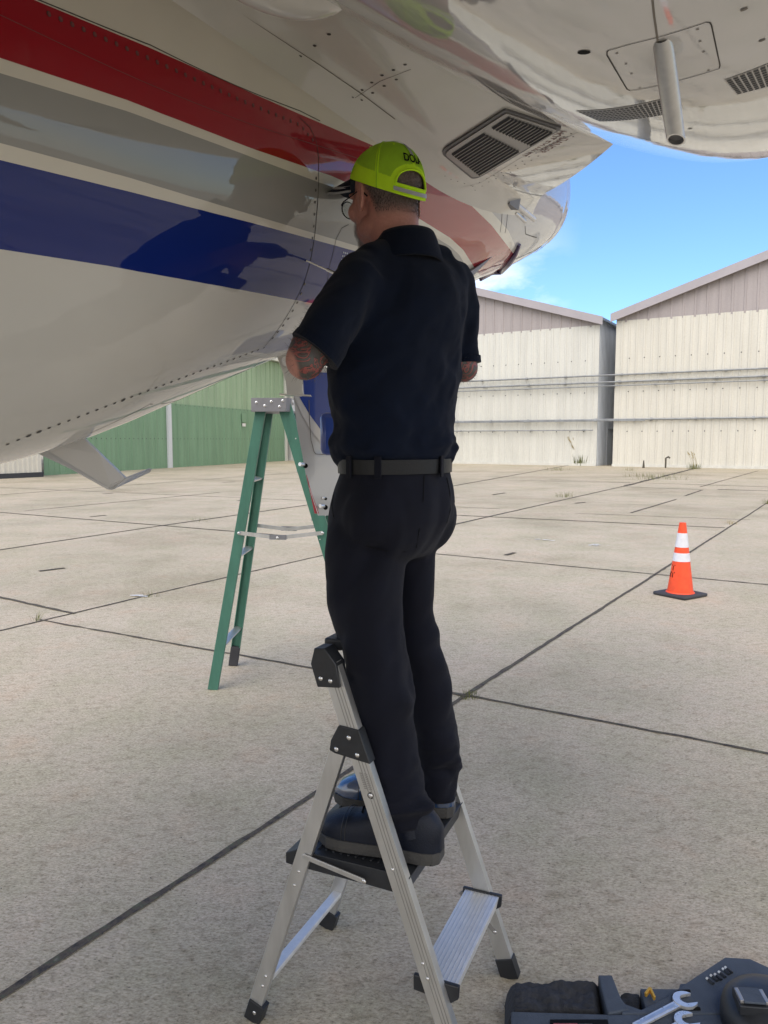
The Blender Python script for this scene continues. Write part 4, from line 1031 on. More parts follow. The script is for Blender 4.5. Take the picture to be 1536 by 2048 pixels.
w = MB(); w.slab([P_(1100,2040,TZ+.001), P_(1215,2040,TZ+.001), P_(1225,2080,TZ+.001), P_(1100,2080,TZ+.001)], (0,0,.0015), M['black']); w.build('slot_shadow', tray)  # black sheet stands in for the shadow inside the slot
t = empty('hand_tool', P_(1140,2046)); tag(t, 'dull red and white handle lying in the tray slot', 'hand tool')
w = MB(); w.tube([P_(1108,2058,TZ+.010), P_(1156,2058,TZ+.010)], .012, M['redpl'], 14); w.build('grip', t, smooth=True, angle=40)
w = MB(); w.tube([P_(1156,2058,TZ+.010), P_(1186,2058,TZ+.010)], .010, M['white'], 14); w.build('shank', t, smooth=True, angle=40)
def wrench(hx, hy, tx_, ty_, label, sc=1.0, z=TZ+.006):
    h = P_(hx, hy, z); tl = P_(tx_, ty_, z); d = (h-tl).normalized(); n_ = Vector((-d.y, d.x, 0)); T = .006
    w = MB(); L = (h-tl).length
    sh = [tl-n_*.009*sc, tl+n_*.009*sc, h-d*.026*sc+n_*.010*sc, h-d*.026*sc-n_*.010*sc]
    w.slab(sh, (0,0,T), M['chrome']); w.slab([lerp(sh[0],sh[3],.05)+n_*.005*sc+Vector((0,0,T)), lerp(sh[1],sh[2],.05)-n_*.005*sc+Vector((0,0,T)), lerp(sh[1],sh[2],.9)-n_*.005*sc+Vector((0,0,T)), lerp(sh[0],sh[3],.9)+n_*.005*sc+Vector((0,0,T))], (0,0,.0008), M['alu'])
    R0 = .028*sc; pts = []; tw = R(-18)
    fd = d*math.cos(tw)+n_*math.sin(tw); fn = Vector((-fd.y, fd.x, 0))
    for k in range(21): a = R(42+276*k/20); pts.append(h+(fd*math.cos(a)*1.12+fn*math.sin(a))*R0)
    for (a, b) in ((.75,-.5),(-.15,-.50),(-.42,-.25),(-.42,.25),(-.15,.50),(.75,.5)): pts.append(h+(fd*a+fn*b)*R0)
    n2 = len(pts); 
    # jaw as quads between outer arc and inner mouth
    outer_ = pts[:21]; inn = [h+(fd*.95-fn*-.52)*R0]*0
    mouth = [(.92,.56),(.3,.54),(-.1,.52),(-.38,.3),(-.45,0),(-.38,-.3),(-.1,-.52),(.3,-.54),(.92,-.56)]
    ml = [Vector((0,0,0))+h+(fd*a+fn*b)*R0 for a, b in mouth]
    innr = []
    for k in range(21):
        t_ = k/20*(len(ml)-1); i = min(int(t_), len(ml)-2); innr.append(lerp(ml[i], ml[i+1], t_-i))
    up = Vector((0,0,T*1.25)); dn = Vector((0,0,-.001))
    w.grid([[p+up for p in outer_], [p+up for p in innr]], M['chrome']); w.grid([[p+dn for p in outer_], [p+dn for p in innr]], M['chrome'])
    w.grid([[p+up for p in outer_], [p+dn for p in outer_]], M['chrome']); w.grid([[p+up for p in innr], [p+dn for p in innr]], M['chrome'])
    for e in (0, -1): w.add([outer_[e]+up, innr[e]+up, innr[e]+dn, outer_[e]+dn], [(0,1,2,3)], M['chrome'])
    o = w.build('open_end_wrench', None, bevel=.0006); tag(o, label, 'wrench', 'open end wrenches in the tray'); return o
wrench(1370, 2003, 1270, 2055, 'upper chrome open end wrench lying across the tray')
wrench(1374, 2044, 1265, 2105, 'lower chrome open end wrench, mostly below the photo edge')
w = MB()
for a, b, c_ in ((1370,2003,1270,),(1374,2044,1265)): pass
w.tube([P_(1346,1992,TZ+.003), P_(1358,1983,TZ+.0035), P_(1380,1982,TZ+.003)], .004, M['black'], 6); w.tube([P_(1375,2018,TZ+.003), P_(1400,2018,TZ+.003)], .005, M['black'], 6)
w.build('wrench_shadow', tray)  # black tubes stand in for shadow around the wrench jaws
w = MB(); pts = [P_(1291,1990,TZ+.006), P_(1300,1978,TZ+.010), P_(1309,1997,TZ+.006)]
w.box(pts[0], pts[1], (0,0,1), .006, .012, M['gold']); w.box(pts[1], pts[2], (0,0,1), .006, .012, M['gold']); o = w.build('brass_hook', bevel=.001); tag(o, 'small brass coloured angled hook at the left of the wrenches', 'hook')
k = 0
for j, (x, y) in enumerate(((1413,1956),(1421,1950),(1429,1948),(1437,1943),(1445,1937),(1450,1934))):
    w = MB(); p = P_(x, y, TZ+.004); q = P_(x+14, y+12, TZ+.004); w.tube([p, lerp(p, q, .3)], .0035, M['chrome'], 8); w.tube([lerp(p, q, .3), q], .0045, M['blackplastic'], 8)
    o = w.build('driver_bit'); tag(o, ['first small driver bit from the wrench side, bright tip, in the tray row', 'second small driver bit from the wrench side of the tray row', 'third small driver bit from the wrench side of the tray row', 'third small driver bit from the far end of the tray row', 'second small driver bit from the far end of the tray row', 'last small driver bit at the far end of the tray row'][j], 'driver bit', 'driver bits in the tray')
cs = P_(1545, 2035, TZ+.03)
case = empty('round_case', (cs.x, cs.y, TZ)); tag(case, 'black round case with a buckle sitting on the tray, bottom right corner', 'case')
w = MB(); rc = .118
prof = [(rc, .0), (rc*1.01, .03), (rc*.97, .05), (rc*.86, .066), (rc*.62, .078), (rc*.3, .083), (.004, .084)]
w.loft([[Vector((cs.x+math.cos(t)*r_, cs.y+math.sin(t)*r_, TZ+.004+z)) for t in [6.2832*k/64 for k in range(64)]] for r_, z in prof], M['blackplastic']); w.build('case_body', case, smooth=True, angle=180)
w = MB(); bc = flat(1503, 1994, TZ+.095); w.cuboid(bc+Vector((0,0,-.012)), Vector((.036,-.004,0)), Vector((.006,.034,0)), (0,0,.012), M['blackplastic']); w.cuboid(bc+Vector((0,0,.003)), Vector((.026,-.003,.0)), Vector((.005,.030,-.004)), (0,0,.003), M['tray'])
for k in (-1, 1): w.cuboid(bc+Vector((.029*k,-.003*k,.002)), Vector((.005,0,0)), Vector((.004,.026,-.003)), (0,0,.0045), M['ribs'])
w.build('buckle', case, bevel=.002)

# ================================================================== the man
def hv(x, y): return Vector((x, y, 0)).normalized()
def ring(y, xl, xr, Y, f, ratio=.62, n=36, tilt=0, e=2.15):
    """horizontal body section seen between xl and xr on photo row y; f = facing, ratio = depth/width"""
    c = at((xl+xr)/2, y, Y); half = (at(xr, y, Y)-at(xl, y, Y)).length/2; r_ = Vector((f.y, -f.x, 0))
    wl = half/math.sqrt(r_.x**2+(ratio*f.x)**2); wt = wl*ratio
    out = []
    for k in range(n):
        t = 2*math.pi*k/n; a = math.copysign(abs(math.cos(t))**(2/e), math.cos(t)); b = math.copysign(abs(math.sin(t))**(2/e), math.sin(t))
        p = c+r_*wl*a+f*wt*b; p.z += tilt*b*wt; out.append(p)
    return out
def fold(o, amp, sc, d, zr=None, seed=0, power=1.5):
    """press soft ridges into cloth; d = ridge direction"""
    d = Vector(d).normalized(); a = d.orthogonal().normalized(); b = d.cross(a); me = o.data
    nr = [v.normal.copy() for v in me.vertices]
    for v, n_ in zip(me.vertices, nr):
        p = v.co; q = Vector((p.dot(d)*sc*.28, p.dot(a)*sc, p.dot(b)*sc))+Vector((seed, 0, 0)); h = noise.noise(q)+.5*noise.noise(q*2.1); h = math.copysign(abs(h)**power, h)
        m_ = 1.0 if zr is None else max(0, 1-abs(p.z-zr[0])/zr[1]); v.co = p+n_*amp*h*m_
FT_ = hv(-.56, .83); FH_ = hv(-.62, .78); FHIP = hv(-.66, .75)
# ---- trousers
w = MB()
hip = [(905,690,897,1.93,.70),(925,686,899,1.93,.70),(945,683,899,1.93,.72),(975,672,905,1.93,.78),(1005,664,907,1.925,.82),(1040,657,903,1.925,.84),(1075,652,886,1.92,.82),(1100,652,872,1.92,.76),(1118,665,860,1.92,.6)]
w.loft([ring(y, a, b, Y, FHIP, r_) for y, a, b, Y, r_ in hip], M['trouser'])
for (cx, cy, r_, Y) in ((755,1040,.098,1.84),(850,1035,.082,1.99)): c = at(cx, cy, Y); w.ellip(c, r_, r_*.9, r_*1.15, M['trouser'])
lleg = [(1050,652,800,1.88),(1100,647,815,1.875),(1150,650,812,1.87),(1200,658,808,1.865),(1250,668,808,1.86),(1290,678,812,1.855),(1330,684,818,1.85),(1380,698,822,1.845),(1420,706,828,1.85),(1460,714,834,1.85),(1500,720,838,1.845),(1540,726,844,1.84),(1580,732,850,1.83),(1605,736,858,1.825),(1628,736,864,1.83),(1640,742,862,1.83)]
w.loft([ring(y, a, b, Y, FHIP, .95, e=2) for y, a, b, Y in lleg], M['trouser'])
rleg = [(1050,775,893,1.99),(1100,775,872,1.99),(1150,782,869,1.99),(1200,790,868,1.99),(1250,795,869,2.0),(1290,797,874,2.0),(1330,803,894,2.005),(1370,808,902,2.01),(1420,815,908,2.015),(1470,825,914,2.02),(1510,834,917,2.02),(1540,840,918,2.02),(1562,842,914,2.02),(1586,842,917,2.02),(1596,846,914,2.02)]
w.loft([ring(y, a, b, Y, FHIP, 1.0, e=2) for y, a, b, Y in rleg], M['trouser'])
body_root = None
tro = remesh(w.build('trousers'), .0065, 5)
fold(tro, .028, 10, (1,0,.5), (.92,.28), 3); fold(tro, .036, 17, (1,.1,.15), (.64,.15), 8); fold(tro, .022, 10, (.5,0,.85), (1.28,.22), 1); fold(tro, .012, 8, (.2,0,1), None, 5)
# ---- polo shirt
w = MB()
tor = [(945,697,886,1.93,.66),(930,684,897,1.93,.68),(915,668,904,1.93,.72),(895,664,906,1.93,.72),(860,664,908,1.93,.70),(820,661,912,1.93,.68),(780,658,917,1.93,.66),(740,660,924,1.925,.64),(700,668,930,1.92,.62),(660,677,937,1.92,.60),(620,685,941,1.92,.58),(580,695,939,1.92,.55),(550,702,930,1.92,.50),(528,712,916,1.92,.46),(512,724,898,1.925,.44),(500,738,882,1.93,.46),(488,750,868,1.935,.5),(478,764,856,1.935,.55)]
w.loft([ring(y, a, b, Y, FT_, r_) for y, a, b, Y, r_ in tor], M['navy'])
LS = [(728,556,1.82),(694,600,1.775),(662,652,1.735),(640,690,1.715),(633,699,1.713)]
w.tube([at(*p) for p in LS], [.062,.063,.062,.062,.063], M['navy'], 24)
w.ellip(at(722,552,1.83), .062, .062, .058, M['navy'])
RS = [(908,560,2.03),(922,620,2.05),(926,680,2.06),(928,722,2.06)]
w.tube([at(*p) for p in RS], [.055,.050,.046,.046], M['navy'], 24); w.ellip(at(902,560,2.02), .055, .055, .052, M['navy'])
# placket-free back yoke keeps the shoulder line
w.tube([at(735,527,1.84), at(800,505,1.92), at(890,527,2.0)], [.045,.05,.042], M['navy'], 16)
for (x, y, Y, r_) in ((735,560,1.86,.060),(712,600,1.83,.052),(705,640,1.84,.045),(895,570,1.99,.055),(912,620,2.02,.045)): w.ellip(at(x, y, Y), r_, r_, r_*1.3, M['navy'])
shirt = remesh(w.build('polo_shirt'), .006, 16)
fold(shirt, .024, 9, (.75,.1,-.6), (1.60,.22), 2); fold(shirt, .026, 17, (1,.2,.1), (1.53,.08), 6); fold(shirt, .020, 9, (.45,0,.9), (1.88,.30), 9); fold(shirt, .007, 26, (.8,0,.5), (1.7,.35), 4)
# ---- one continuous body
hc = at(771, 395, 1.965); hc.z = 2.143
HX = Vector((FH_.y, -FH_.x, 0)); HYv = FH_.copy(); HZ = Vector((0,0,1))
def HL(x, y, z): return hc+HX*x+HYv*y+HZ*z
HAX = (HX, HYv, HZ)
w = MB(); sk = mat('placeholder_skin', (.3,.15,.1))
def he(x, y, z, rx, ry, rz, ax=HAX): w.ellip(HL(x, y, z), rx, ry, rz, sk, ax, 28, 18)
he(0,-.012,.045,.077,.098,.086); he(0,.030,.0,.066,.068,.085); he(0,.035,-.055,.056,.056,.045); he(0,.068,-.082,.028,.024,.024); he(0,.01,-.06,.060,.060,.035)
for sx in (-1, 1):
    he(.040*sx,.062,-.012,.026,.028,.026); he(.028*sx,.082,.033,.026,.014,.010); he(.052*sx,.0,-.062,.018,.04,.026)
    earx = (HX*.35*sx*1.0+HYv*-.94).normalized(); ez = HZ; ey = (HX*.94*sx+HYv*.35).normalized()
    w.ellip(HL(.083*sx,-.010,-.002), .017, .0075, .033, sk, (earx, ey, (HZ-HYv*.12*1).normalized()), 18, 12); he(.078*sx,-.002,-.012,.008,.012,.020)
    tr = [HL(.083*sx,-.010,-.002)+earx*math.cos(t)*.017+(HZ)*math.sin(t)*.033+ey*.004 for t in [R(a) for a in range(-60, 200, 20)]]
    w.tube(tr, .0042, sk, 8)
w.tube([HL(0,.088,.026), HL(0,.104,.006), HL(0,.112,-.008), HL(0,.098,-.020)], [.009,.011,.0135,.011], sk, 12)
he(.012,.096,-.014,.008,.010,.008); he(-.012,.096,-.014,.008,.010,.008)
he(0,.086,-.042,.024,.012,.0065); he(0,.084,-.054,.022,.011,.007)
nb = at(806, 520, 1.915)
w.tube([HL(0,-.028,.0), HL(0,-.030,-.05), HL(0,-.040,-.10), nb+Vector((0,0,-.02)), nb+Vector((0,0,-.10))], [.064,.064,.063,.060,.06], sk, 28)
w.tube([at(722,560,1.84), nb+Vector((0,0,-.10)), at(900,562,2.01)], [.040,.050,.036], sk, 16)
w.tube([nb+Vector((0,0,-.06)), at(800,620,1.93), at(795,760,1.93), at(790,900,1.93), at(785,1010,1.93), at(775,1080,1.93)], [.05,.085,.085,.085,.085,.05], sk, 24)
for leg, ank in ((lleg[:-3], Vector((.05,1.835,.58))), (rleg[:-2], Vector((.125,2.035,.58)))):
    pts = [at((a+b)/2, y, Y) for y, a, b, Y in leg]; rd = [(at(b, y, Y)-at(a, y, Y)).length*.5*.68 for y, a, b, Y in leg]; w.tube([at(785,1030,1.93)]+pts+[ank], [.06]+rd+[.026], sk, 16)
EL = at(610,721,1.705); WL = at(664,588,1.90); ER = at(928,736,2.055); 
drT, drN = FS.hit(612, 521); drB = at(742, 578, 2.055); drD = (drB-drT).normalized()
grip0 = drT+drD*.255; gdn = (Vector((0,0,-1))-drD*Vector((0,0,-1)).dot(drD)).normalized(); gripc = grip0+gdn*.075
WR = gripc+hv(.5,-.12)*.075+Vector((0,0,-.01))
w.tube([at(722,556,1.84), at(675,630,1.765), at(636,690,1.715), EL], [.047,.046,.043,.041], sk, 18)
w.tube([EL+Vector((0,0,0)), lerp(EL, WL, .22), lerp(EL, WL, .5), lerp(EL, WL, .8), WL], [.044,.046,.040,.030,.027], sk, 18); w.ellip(EL, .044, .044, .044, sk)
w.tube([at(902,560,2.02), at(918,640,2.045), at(925,700,2.055), ER], [.044,.042,.038,.037], sk, 16); w.ellip(ER, .038, .038, .038, sk)
w.tube([ER, lerp(ER, WR, .25), lerp(ER, WR, .6), WR], [.037,.040,.034,.027], sk, 18)
def hand(wr, d, pn, side, target, curl=1.0):
    """palm along d from the wrist, palm facing pn; fingers curl round target"""
    d = d.normalized(); pn = (pn-d*pn.dot(d)).normalized(); s_ = d.cross(pn)*side; pc = wr+d*.05
    w.ellip(pc, .052, .016, .042, sk, (d, pn, s_)); w.tube([wr-d*.01, wr+d*.03], [.027,.026], sk, 12)
    for i, (L, off) in enumerate(((.072,.030),(.080,.011),(.074,-.009),(.058,-.028))):
        p = wr+d*.088+s_*off; pts = [wr+d*.06+s_*off*.9, p]; a = 0
        for seg, ang in ((.42,42),(.32,58),(.26,46)):
            a += R(ang*curl); p = p+(d*math.cos(a)+pn*math.sin(a))*L*seg; pts.append(p)
        r0 = .0098-.0006*i; w.tube(pts, [r0*1.05, r0*1.05, r0, r0*.93, r0*.80], sk, 12); w.ellip(pts[-1], r0*.8, r0*.8, r0*.8, sk, None, 10, 8)
    p = wr+d*.028+s_*.032; pts = [wr+d*.012+s_*.018, p+pn*.008, p+d*.030+pn*.026+s_*.006, p+d*.052+pn*.040-s_*.004]
    w.tube(pts, [.014,.0125,.0112,.0092], sk, 12); w.ellip(pts[-1], .009, .009, .009, sk, None, 10, 8)
hand(WR, (gripc-WR), gdn.cross(drD)*.6-Vector((0,0,.0))+(-drD)*-.2, 1, gripc, 1.05)
ch = drT+drD*.118
dl = (ch+gdn*.035-WL); hand(WL, dl+Vector((0,0,.0)), (ch-WL).cross(drD).cross(ch-WL)*.0+Vector((.35,.9,.25)), -1, ch, .95)
man = remesh(w.build('person'), .0036, 4, .5)
tag(man, 'man in neon cap, navy polo and dark trousers drilling from the small step ladder', 'person')
# attributes: scalp hair, beard, tattoo
me = man.data; N = len(me.vertices); co = np.empty(N*3); me.vertices.foreach_get('co', co); co = co.reshape(-1, 3)
loc = (co-np.array(hc)); lx_ = loc@np.array(HX); ly_ = loc@np.array(HYv); lz_ = loc[:, 2]
sstep = lambda x, a, b: np.clip((x-a)/(b-a), 0, 1)**2*(3-2*np.clip((x-a)/(b-a), 0, 1))
hairm = sstep(lz_, -.062+np.maximum(0, ly_+.045)*1.9, -.012+np.maximum(0, ly_+.045)*1.9)*sstep(-ly_, -.045, -.03)*(np.abs(lx_) < .0775)
beard = sstep(ly_, .045, .062)*sstep(-lz_, .028, .048)*(lz_ > -.13)*(np.abs(lx_) < .07)
def segd(P, a, b):
    a = np.array(a); b = np.array(b); t = np.clip(((P-a)@(b-a))/((b-a)@(b-a)), 0, 1); return np.linalg.norm(P-(a+t[:, None]*(b-a)), axis=1), t
d0, t0 = segd(co, at(675,630,1.765), EL); d1, t1 = segd(co, EL, WL); d2, t2 = segd(co, at(918,640,2.045), ER); d3, t3 = segd(co, ER, lerp(ER, WR, .5))
tat = np.maximum((d0 < .06)*1.0, (d1 < .06)*(t1 < .8)); tat = np.maximum(tat, (d2 < .055)*1.0); tat = np.maximum(tat, (d3 < .055)*.8)
elb = np.linalg.norm(co-np.array(EL+Vector((-.035,-.012,-.012))), axis=1); tat = tat*sstep(elb, .030, .040)
for nm, arr in (('hair', hairm), ('beard', beard), ('tattoo', tat)):
    at_ = me.attributes.new(nm, 'FLOAT', 'POINT'); at_.data.foreach_set('value', arr.astype(np.float32))
m = bpy.data.materials.new('skin'); m.use_nodes = True; n = m.node_tree; b = n.nodes['Principled BSDF']; b.inputs['Roughness'].default_value = .5
b.inputs['Subsurface Weight'].default_value = .08; b.inputs['Subsurface Radius'].default_value = (.01,.004,.002); b.inputs['Subsurface Scale'].default_value = .5
tcn = n.nodes.new('ShaderNodeTexCoord')
def nz_(sc, det=5, dist=0):
    x = n.nodes.new('ShaderNodeTexNoise'); x.inputs['Scale'].default_value = sc; x.inputs['Detail'].default_value = det; x.inputs['Distortion'].default_value = dist; n.links.new(tcn.outputs['Object'], x.inputs['Vector']); return x.outputs['Fac']
def rmp(f, st, mode='LINEAR'):
    r = n.nodes.new('ShaderNodeValToRGB'); r.color_ramp.interpolation = mode; e = r.color_ramp.elements
    while len(e) < len(st): e.new(.5)
    for i, (p, c) in enumerate(st): e[i].position = p; e[i].color = (*c, 1)
    n.links.new(f, r.inputs[0]); return r.outputs[0]
def att(nm): x = n.nodes.new('ShaderNodeAttribute'); x.attribute_name = nm; return x.outputs['Fac']
def mx_(f, a, b_, mode='MIX'):
    x = n.nodes.new('ShaderNodeMixRGB'); x.blend_type = mode
    if isinstance(f, float): x.inputs[0].default_value = f
    else: n.links.new(f, x.inputs[0])
    n.links.new(a, x.inputs[1]); n.links.new(b_, x.inputs[2]); return x.outputs[0]
skin = mx_(.7, rmp(nz_(22), [(.3,(.42,.185,.15)), (.7,(.52,.25,.195))]), rmp(nz_(160, 3), [(.3,(.44,.20,.16)), (.7,(.52,.26,.21))]))
ink = rmp(nz_(21, 3.5, 2.2), [(0,(.03,.05,.055)), (.36,(.03,.062,.062)), (.45,(.015,.018,.02)), (.475,(.26,.06,.06)), (.54,(.26,.10,.085)), (.56,(.02,.022,.025)), (.60,(.04,.07,.072)), (.72,(.18,.11,.09))], 'CONSTANT')
ink = mx_(.12, ink, skin)
c = mx_(att('tattoo'), skin, ink)
def mulv(a, b_):
    x = n.nodes.new('ShaderNodeMath'); x.operation = 'MULTIPLY'; n.links.new(a, x.inputs[0])
    if isinstance(b_, float): x.inputs[1].default_value = b_
    else: n.links.new(b_, x.inputs[1])
    return x.outputs[0]
c = mx_(mulv(att('hair'), .9), c, rmp(nz_(260, 2), [(.3,(.06,.05,.05)), (.7,(.15,.13,.125))]))
c = mx_(mulv(att('beard'), .75), c, rmp(nz_(300, 2), [(.3,(.20,.17,.15)), (.7,(.38,.35,.32))]))
n.links.new(c, b.inputs['Base Color'])
bpn = n.nodes.new('ShaderNodeBump'); bpn.inputs['Strength'].default_value = .3; bpn.inputs['Distance'].default_value = .002; n.links.new(nz_(320, 4), bpn.inputs['Height']); n.links.new(bpn.outputs[0], b.inputs['Normal'])
me.materials.clear(); me.materials.append(m)
put(tro, man); put(shirt, man)
# hair, beard and arm hair strands
def strands(name, pts, L, m_, wd=.0007, droop=.6, parent=None, comb=Vector((0,0,-1))):
    q = MB()
    for p, nn_ in pts:
        l = L*random.uniform(.5, 1.2); d = (nn_*(1-droop)+comb*droop+Vector((random.uniform(-.3,.3),)*3)).normalized(); s_ = d.cross(nn_); s_ = s_.normalized()*wd if s_.length > .01 else Vector((wd,0,0))
        q.add([p-s_, p+s_, p+d*l*.6+s_*.6+nn_*l*.12, p+d*l], [(0,1,2,3)], m_)
    return q.build(name, parent, recalc=False)
vn = np.empty(N*3); me.vertices.foreach_get('normal', vn); vn = vn.reshape(-1, 3)
def pick(mask, k):
    idx = np.where(mask)[0]; idx = rng.choice(idx, min(k, len(idx)), replace=len(idx) < k); return [(Vector(co[i])+Vector(rng.normal(0, .0012, 3)), Vector(vn[i])) for i in idx]
strands('hair', pick((hairm > .45) & (lz_ < .10) & ((ly_ < -.035) | (np.abs(lx_) < .074)), 3600), .0075, M['hair'], .0005, .82, man, -HYv*.35-HZ)
strands('beard', pick(beard > .5, 1600), .008, M['greyhair'], .0005, .55, man)
strands('arm_hair', pick((d1 < .055) & (t1 < .7) | (d3 < .05), 700), .013, M['hair'], .00035, .15, man)
# eyes
w = MB(); M['eye'] = mat('eye_white', (.75,.73,.7), .2)
for sx in (-1, 1): w.ellip(HL(.030*sx,.081,.012), .0105, .0105, .0105, M['eye']); w.disc(HL(.030*sx,.0918,.012), HYv, .0048, M['black'], 12)
w.build('eyes', man, smooth=True)
# collar
w = MB(); f2 = FT_
cr_ = []
for k in range(41):
    t = R(-90+32)+(R(360-64))*k/40; a = Vector((f2.y, -f2.x, 0))*math.cos(t)+(-f2)*-math.sin(t)*1.0
    cr_.append(a)
nc = at(808, 507, 1.925); rr0 = Vector((f2.y, -f2.x, 0))
def cpt(t, rad, dz): 
    a = rr0*math.cos(t)*1.0+f2*math.sin(t)*.98; back = max(0, -math.sin(t)); return nc+a*rad+Vector((0,0,dz+.014*back-.040*max(0, math.sin(t)+.25)))
ts = [R(108+324*k/60) for k in range(61)]
prof = [(.076,-.012),(.073,.018),(.073,.034),(.077,.036),(.082,.026),(.092,-.004),(.100,-.032),(.097,-.038),(.086,-.02)]
w.grid([[cpt(t, r_, z) for t in ts] for r_, z in prof], M['navy'])
w.build('collar', man, smooth=True, angle=180)
# sleeve hems
w = MB()
p0, p1 = at(*LS[-2]), at(*LS[-1]); d = (p1-p0).normalized(); w.tube([p1-d*.012, p1+d*.006], [.0625,.0638], M['navy'], 28)
p0, p1 = at(*RS[-2]), at(*RS[-1]); d = (p1-p0).normalized(); w.tube([p1-d*.012, p1+d*.006], [.0455,.0462], M['navy'], 28)
joinin(shirt, w)
# belt with loops
w = MB(); bl_r = []
def brow(dz, g_):
    rg = ring(931, 684.5, 900, 1.93, FHIP, .71, 72); c = sum(rg, Vector())/len(rg); out = []
    for p in rg:
        q = p-c; side_ = q.normalized(); t_ = q.dot(Vector((FHIP.y, -FHIP.x, 0))); out.append(c+q*(1+g_/q.length)+Vector((0,0,dz)))
    return out
w.loft([brow(-.0175,.001), brow(-.0175,.006), brow(.0175,.007), brow(.0175,.001)], M['leather'], cap=False); w.build('belt', man, smooth=True, angle=50)
tb = brow(0, .009); cb = sum(tb, Vector())/len(tb)
pr = [(proj(p), p) for p in tb if (p-cb).y < .02]
for target in (757, 880, 700):
    p = min(pr, key=lambda q: abs(q[0][0]-target))[1]; nn_ = (p-cb).normalized(); nn_.z = 0; tt = Vector((-nn_.y, nn_.x, 0))
    w = MB(); w.cuboid(p+nn_*.001, tt*.0085, nn_*.002, (0,0,.026), M['trouser']); w.build('belt_loop', man, bevel=.001)
# pocket welt and seams on the trousers
dg_ = BVHTree.FromObject(tro, bpy.context.evaluated_depsgraph_get())
def onmesh(o, bvh, x, y, off=.001):
    inv = wmat(o).inverted(); a = inv @ Vector((0,0,EYE)); d = (inv.to_3x3() @ ray(x, y)).normalized(); h = bvh.ray_cast(a, d)
    return (wmat(o) @ h[0])+h[1]*off if h[0] else None
w = MB()
for pts in ([(893,955),(899,985),(900,1020),(893,1045)], [(668,985),(664,1010),(668,1035)], [(848,952),(846,1000),(838,1060),(832,1095)], [(700,1075),(735,1092),(775,1102),(812,1103)]):
    P3 = [p for p in (onmesh(tro, dg_, x, y) for x, y in pts) if p]
    for a, b_ in zip(P3, P3[1:]): w.tube([a, b_], .0011, M['black'], 5)
joinin(tro, w)
# boots
def boot(heel, td, L, name='boot'):
    heel = Vector((heel.x, heel.y, 0)); td = Vector(td).normalized(); nn_ = Vector((-td.y, td.x, 0)); z0 = pz+.0085
    def outline(x, sc=1.0):
        return sc*float(np.interp(x/L, [0,.04,.12,.28,.45,.62,.76,.88,.96,1], [.020,.034,.041,.042,.044,.051,.055,.050,.034,.010]))
    def sec(x, zs):   # closed ring across the boot
        pts = []
        for (o_, z) in zs: pts.append(heel+td*x+nn_*o_+Vector((0,0,z0+z)))
        return pts
    xs_ = np.linspace(0, 1, 26)*L
    w = MB(); rings = []
    for x in xs_:
        h = outline(x, 1.05)+.002; lift = .010*max(0, (x/L-.82)/.18)**2
        rings.append(sec(x, [(-h, lift),(-h*1.02, .012+lift),(-h, .030+lift*.5),(h, .030+lift*.5),(h*1.02, .012+lift),(h, lift)]))
    w.loft(rings, M['sole'])
    for k in range(12):
        x = L*(.06+.075*k); 
        for sg in (-1, 1): w.cuboid(heel+td*x+nn_*sg*outline(x, 1.05)+Vector((0,0,z0+.004)), td*.0035, nn_*.002, (0,0,.0035), M['black'])
    so_ = w.build('sole', None, bevel=.002)
    w = MB(); rings = []
    for x in xs_:
        h = outline(x); H_ = float(np.interp(x/L, [0,.1,.25,.38,.52,.68,.82,.93,1], [.090,.128,.133,.122,.104,.088,.080,.064,.038]))
        r = []
        for k in range(17):
            t = math.pi*k/16; r.append((-h*math.copysign(abs(math.cos(t))**.75, math.cos(t)), .026+(H_-.026)*abs(math.sin(t))**.62))
        rings.append(sec(x, r))
    w.loft(rings, M['boot'])
    w.tube([heel+td*L*.24+Vector((0,0,z0+.06)), heel+td*L*.27+Vector((0,0,z0+.11)), heel+td*L*.29+Vector((0,0,z0+.135))], [.048,.044,.036], M['boot'], 24)
    o = w.build(name, man, smooth=True, angle=60); put(so_, o)
    # toe cap stitching, eyelets, laces
    w = MB()
    for k in range(6):
        x = L*(.64-.055*k); H_ = float(np.interp(x/L, [0,.1,.25,.38,.52,.68,.82,.93,1], [.090,.128,.133,.122,.104,.088,.080,.064,.038]))
        a = heel+td*x-nn_*.018+Vector((0,0,z0+H_+.001)); b_ = heel+td*(x-L*.02)+nn_*.018+Vector((0,0,z0+H_+.003)); w.tube([a, (a+b_)/2+Vector((0,0,.006)), b_], .0026, M['black'], 6)
    for x in (.72, .75):
        pts = [heel+td*L*x+nn_*(outline(L*x)*math.cos(t)*1.01)+Vector((0,0,z0+.026+.066*math.sin(t)**.62)) for t in [math.pi*(k+.02)/16.04 for k in range(17)]]
        w.tube(pts, .0011, M['blackplastic'], 5)
    w.build('laces', o); return o
lb = boot(flat(872,1738,pz+.0085)+Vector((.018,.040,0)), (-.935,.355,0), .335)
rb = boot(flat(920,1637,pz+.0085)+Vector((-.012,.03,0)), (-.965,.26,0), .355)
rb.data.materials[0] = mat('sky_tinted_boot_leather', (.02,.05,.12), .22, coat=1, coat_rough=.08, var=.2, vscale=30, bump=.15, bscale=60, coat_ior=1.8)  # bluish base colour carries a painted sky reflection on this boot
vs, fs = textmesh('TRUL', .020, M['white'], .0003); w = MB(); c = lb.matrix_world
bx = flat(872,1738,pz+.0085)+Vector((.018,.040,0)); td = Vector((-.935,.355,0)).normalized(); nn_ = Vector((td.y, -td.x, 0))
bb = boot.__defaults__
rx = flat(920,1637,pz+.0085)+Vector((-.012,.03,0)); tr_ = Vector((-.965,.26,0)).normalized(); ntr = Vector((tr_.y, -tr_.x, 0))
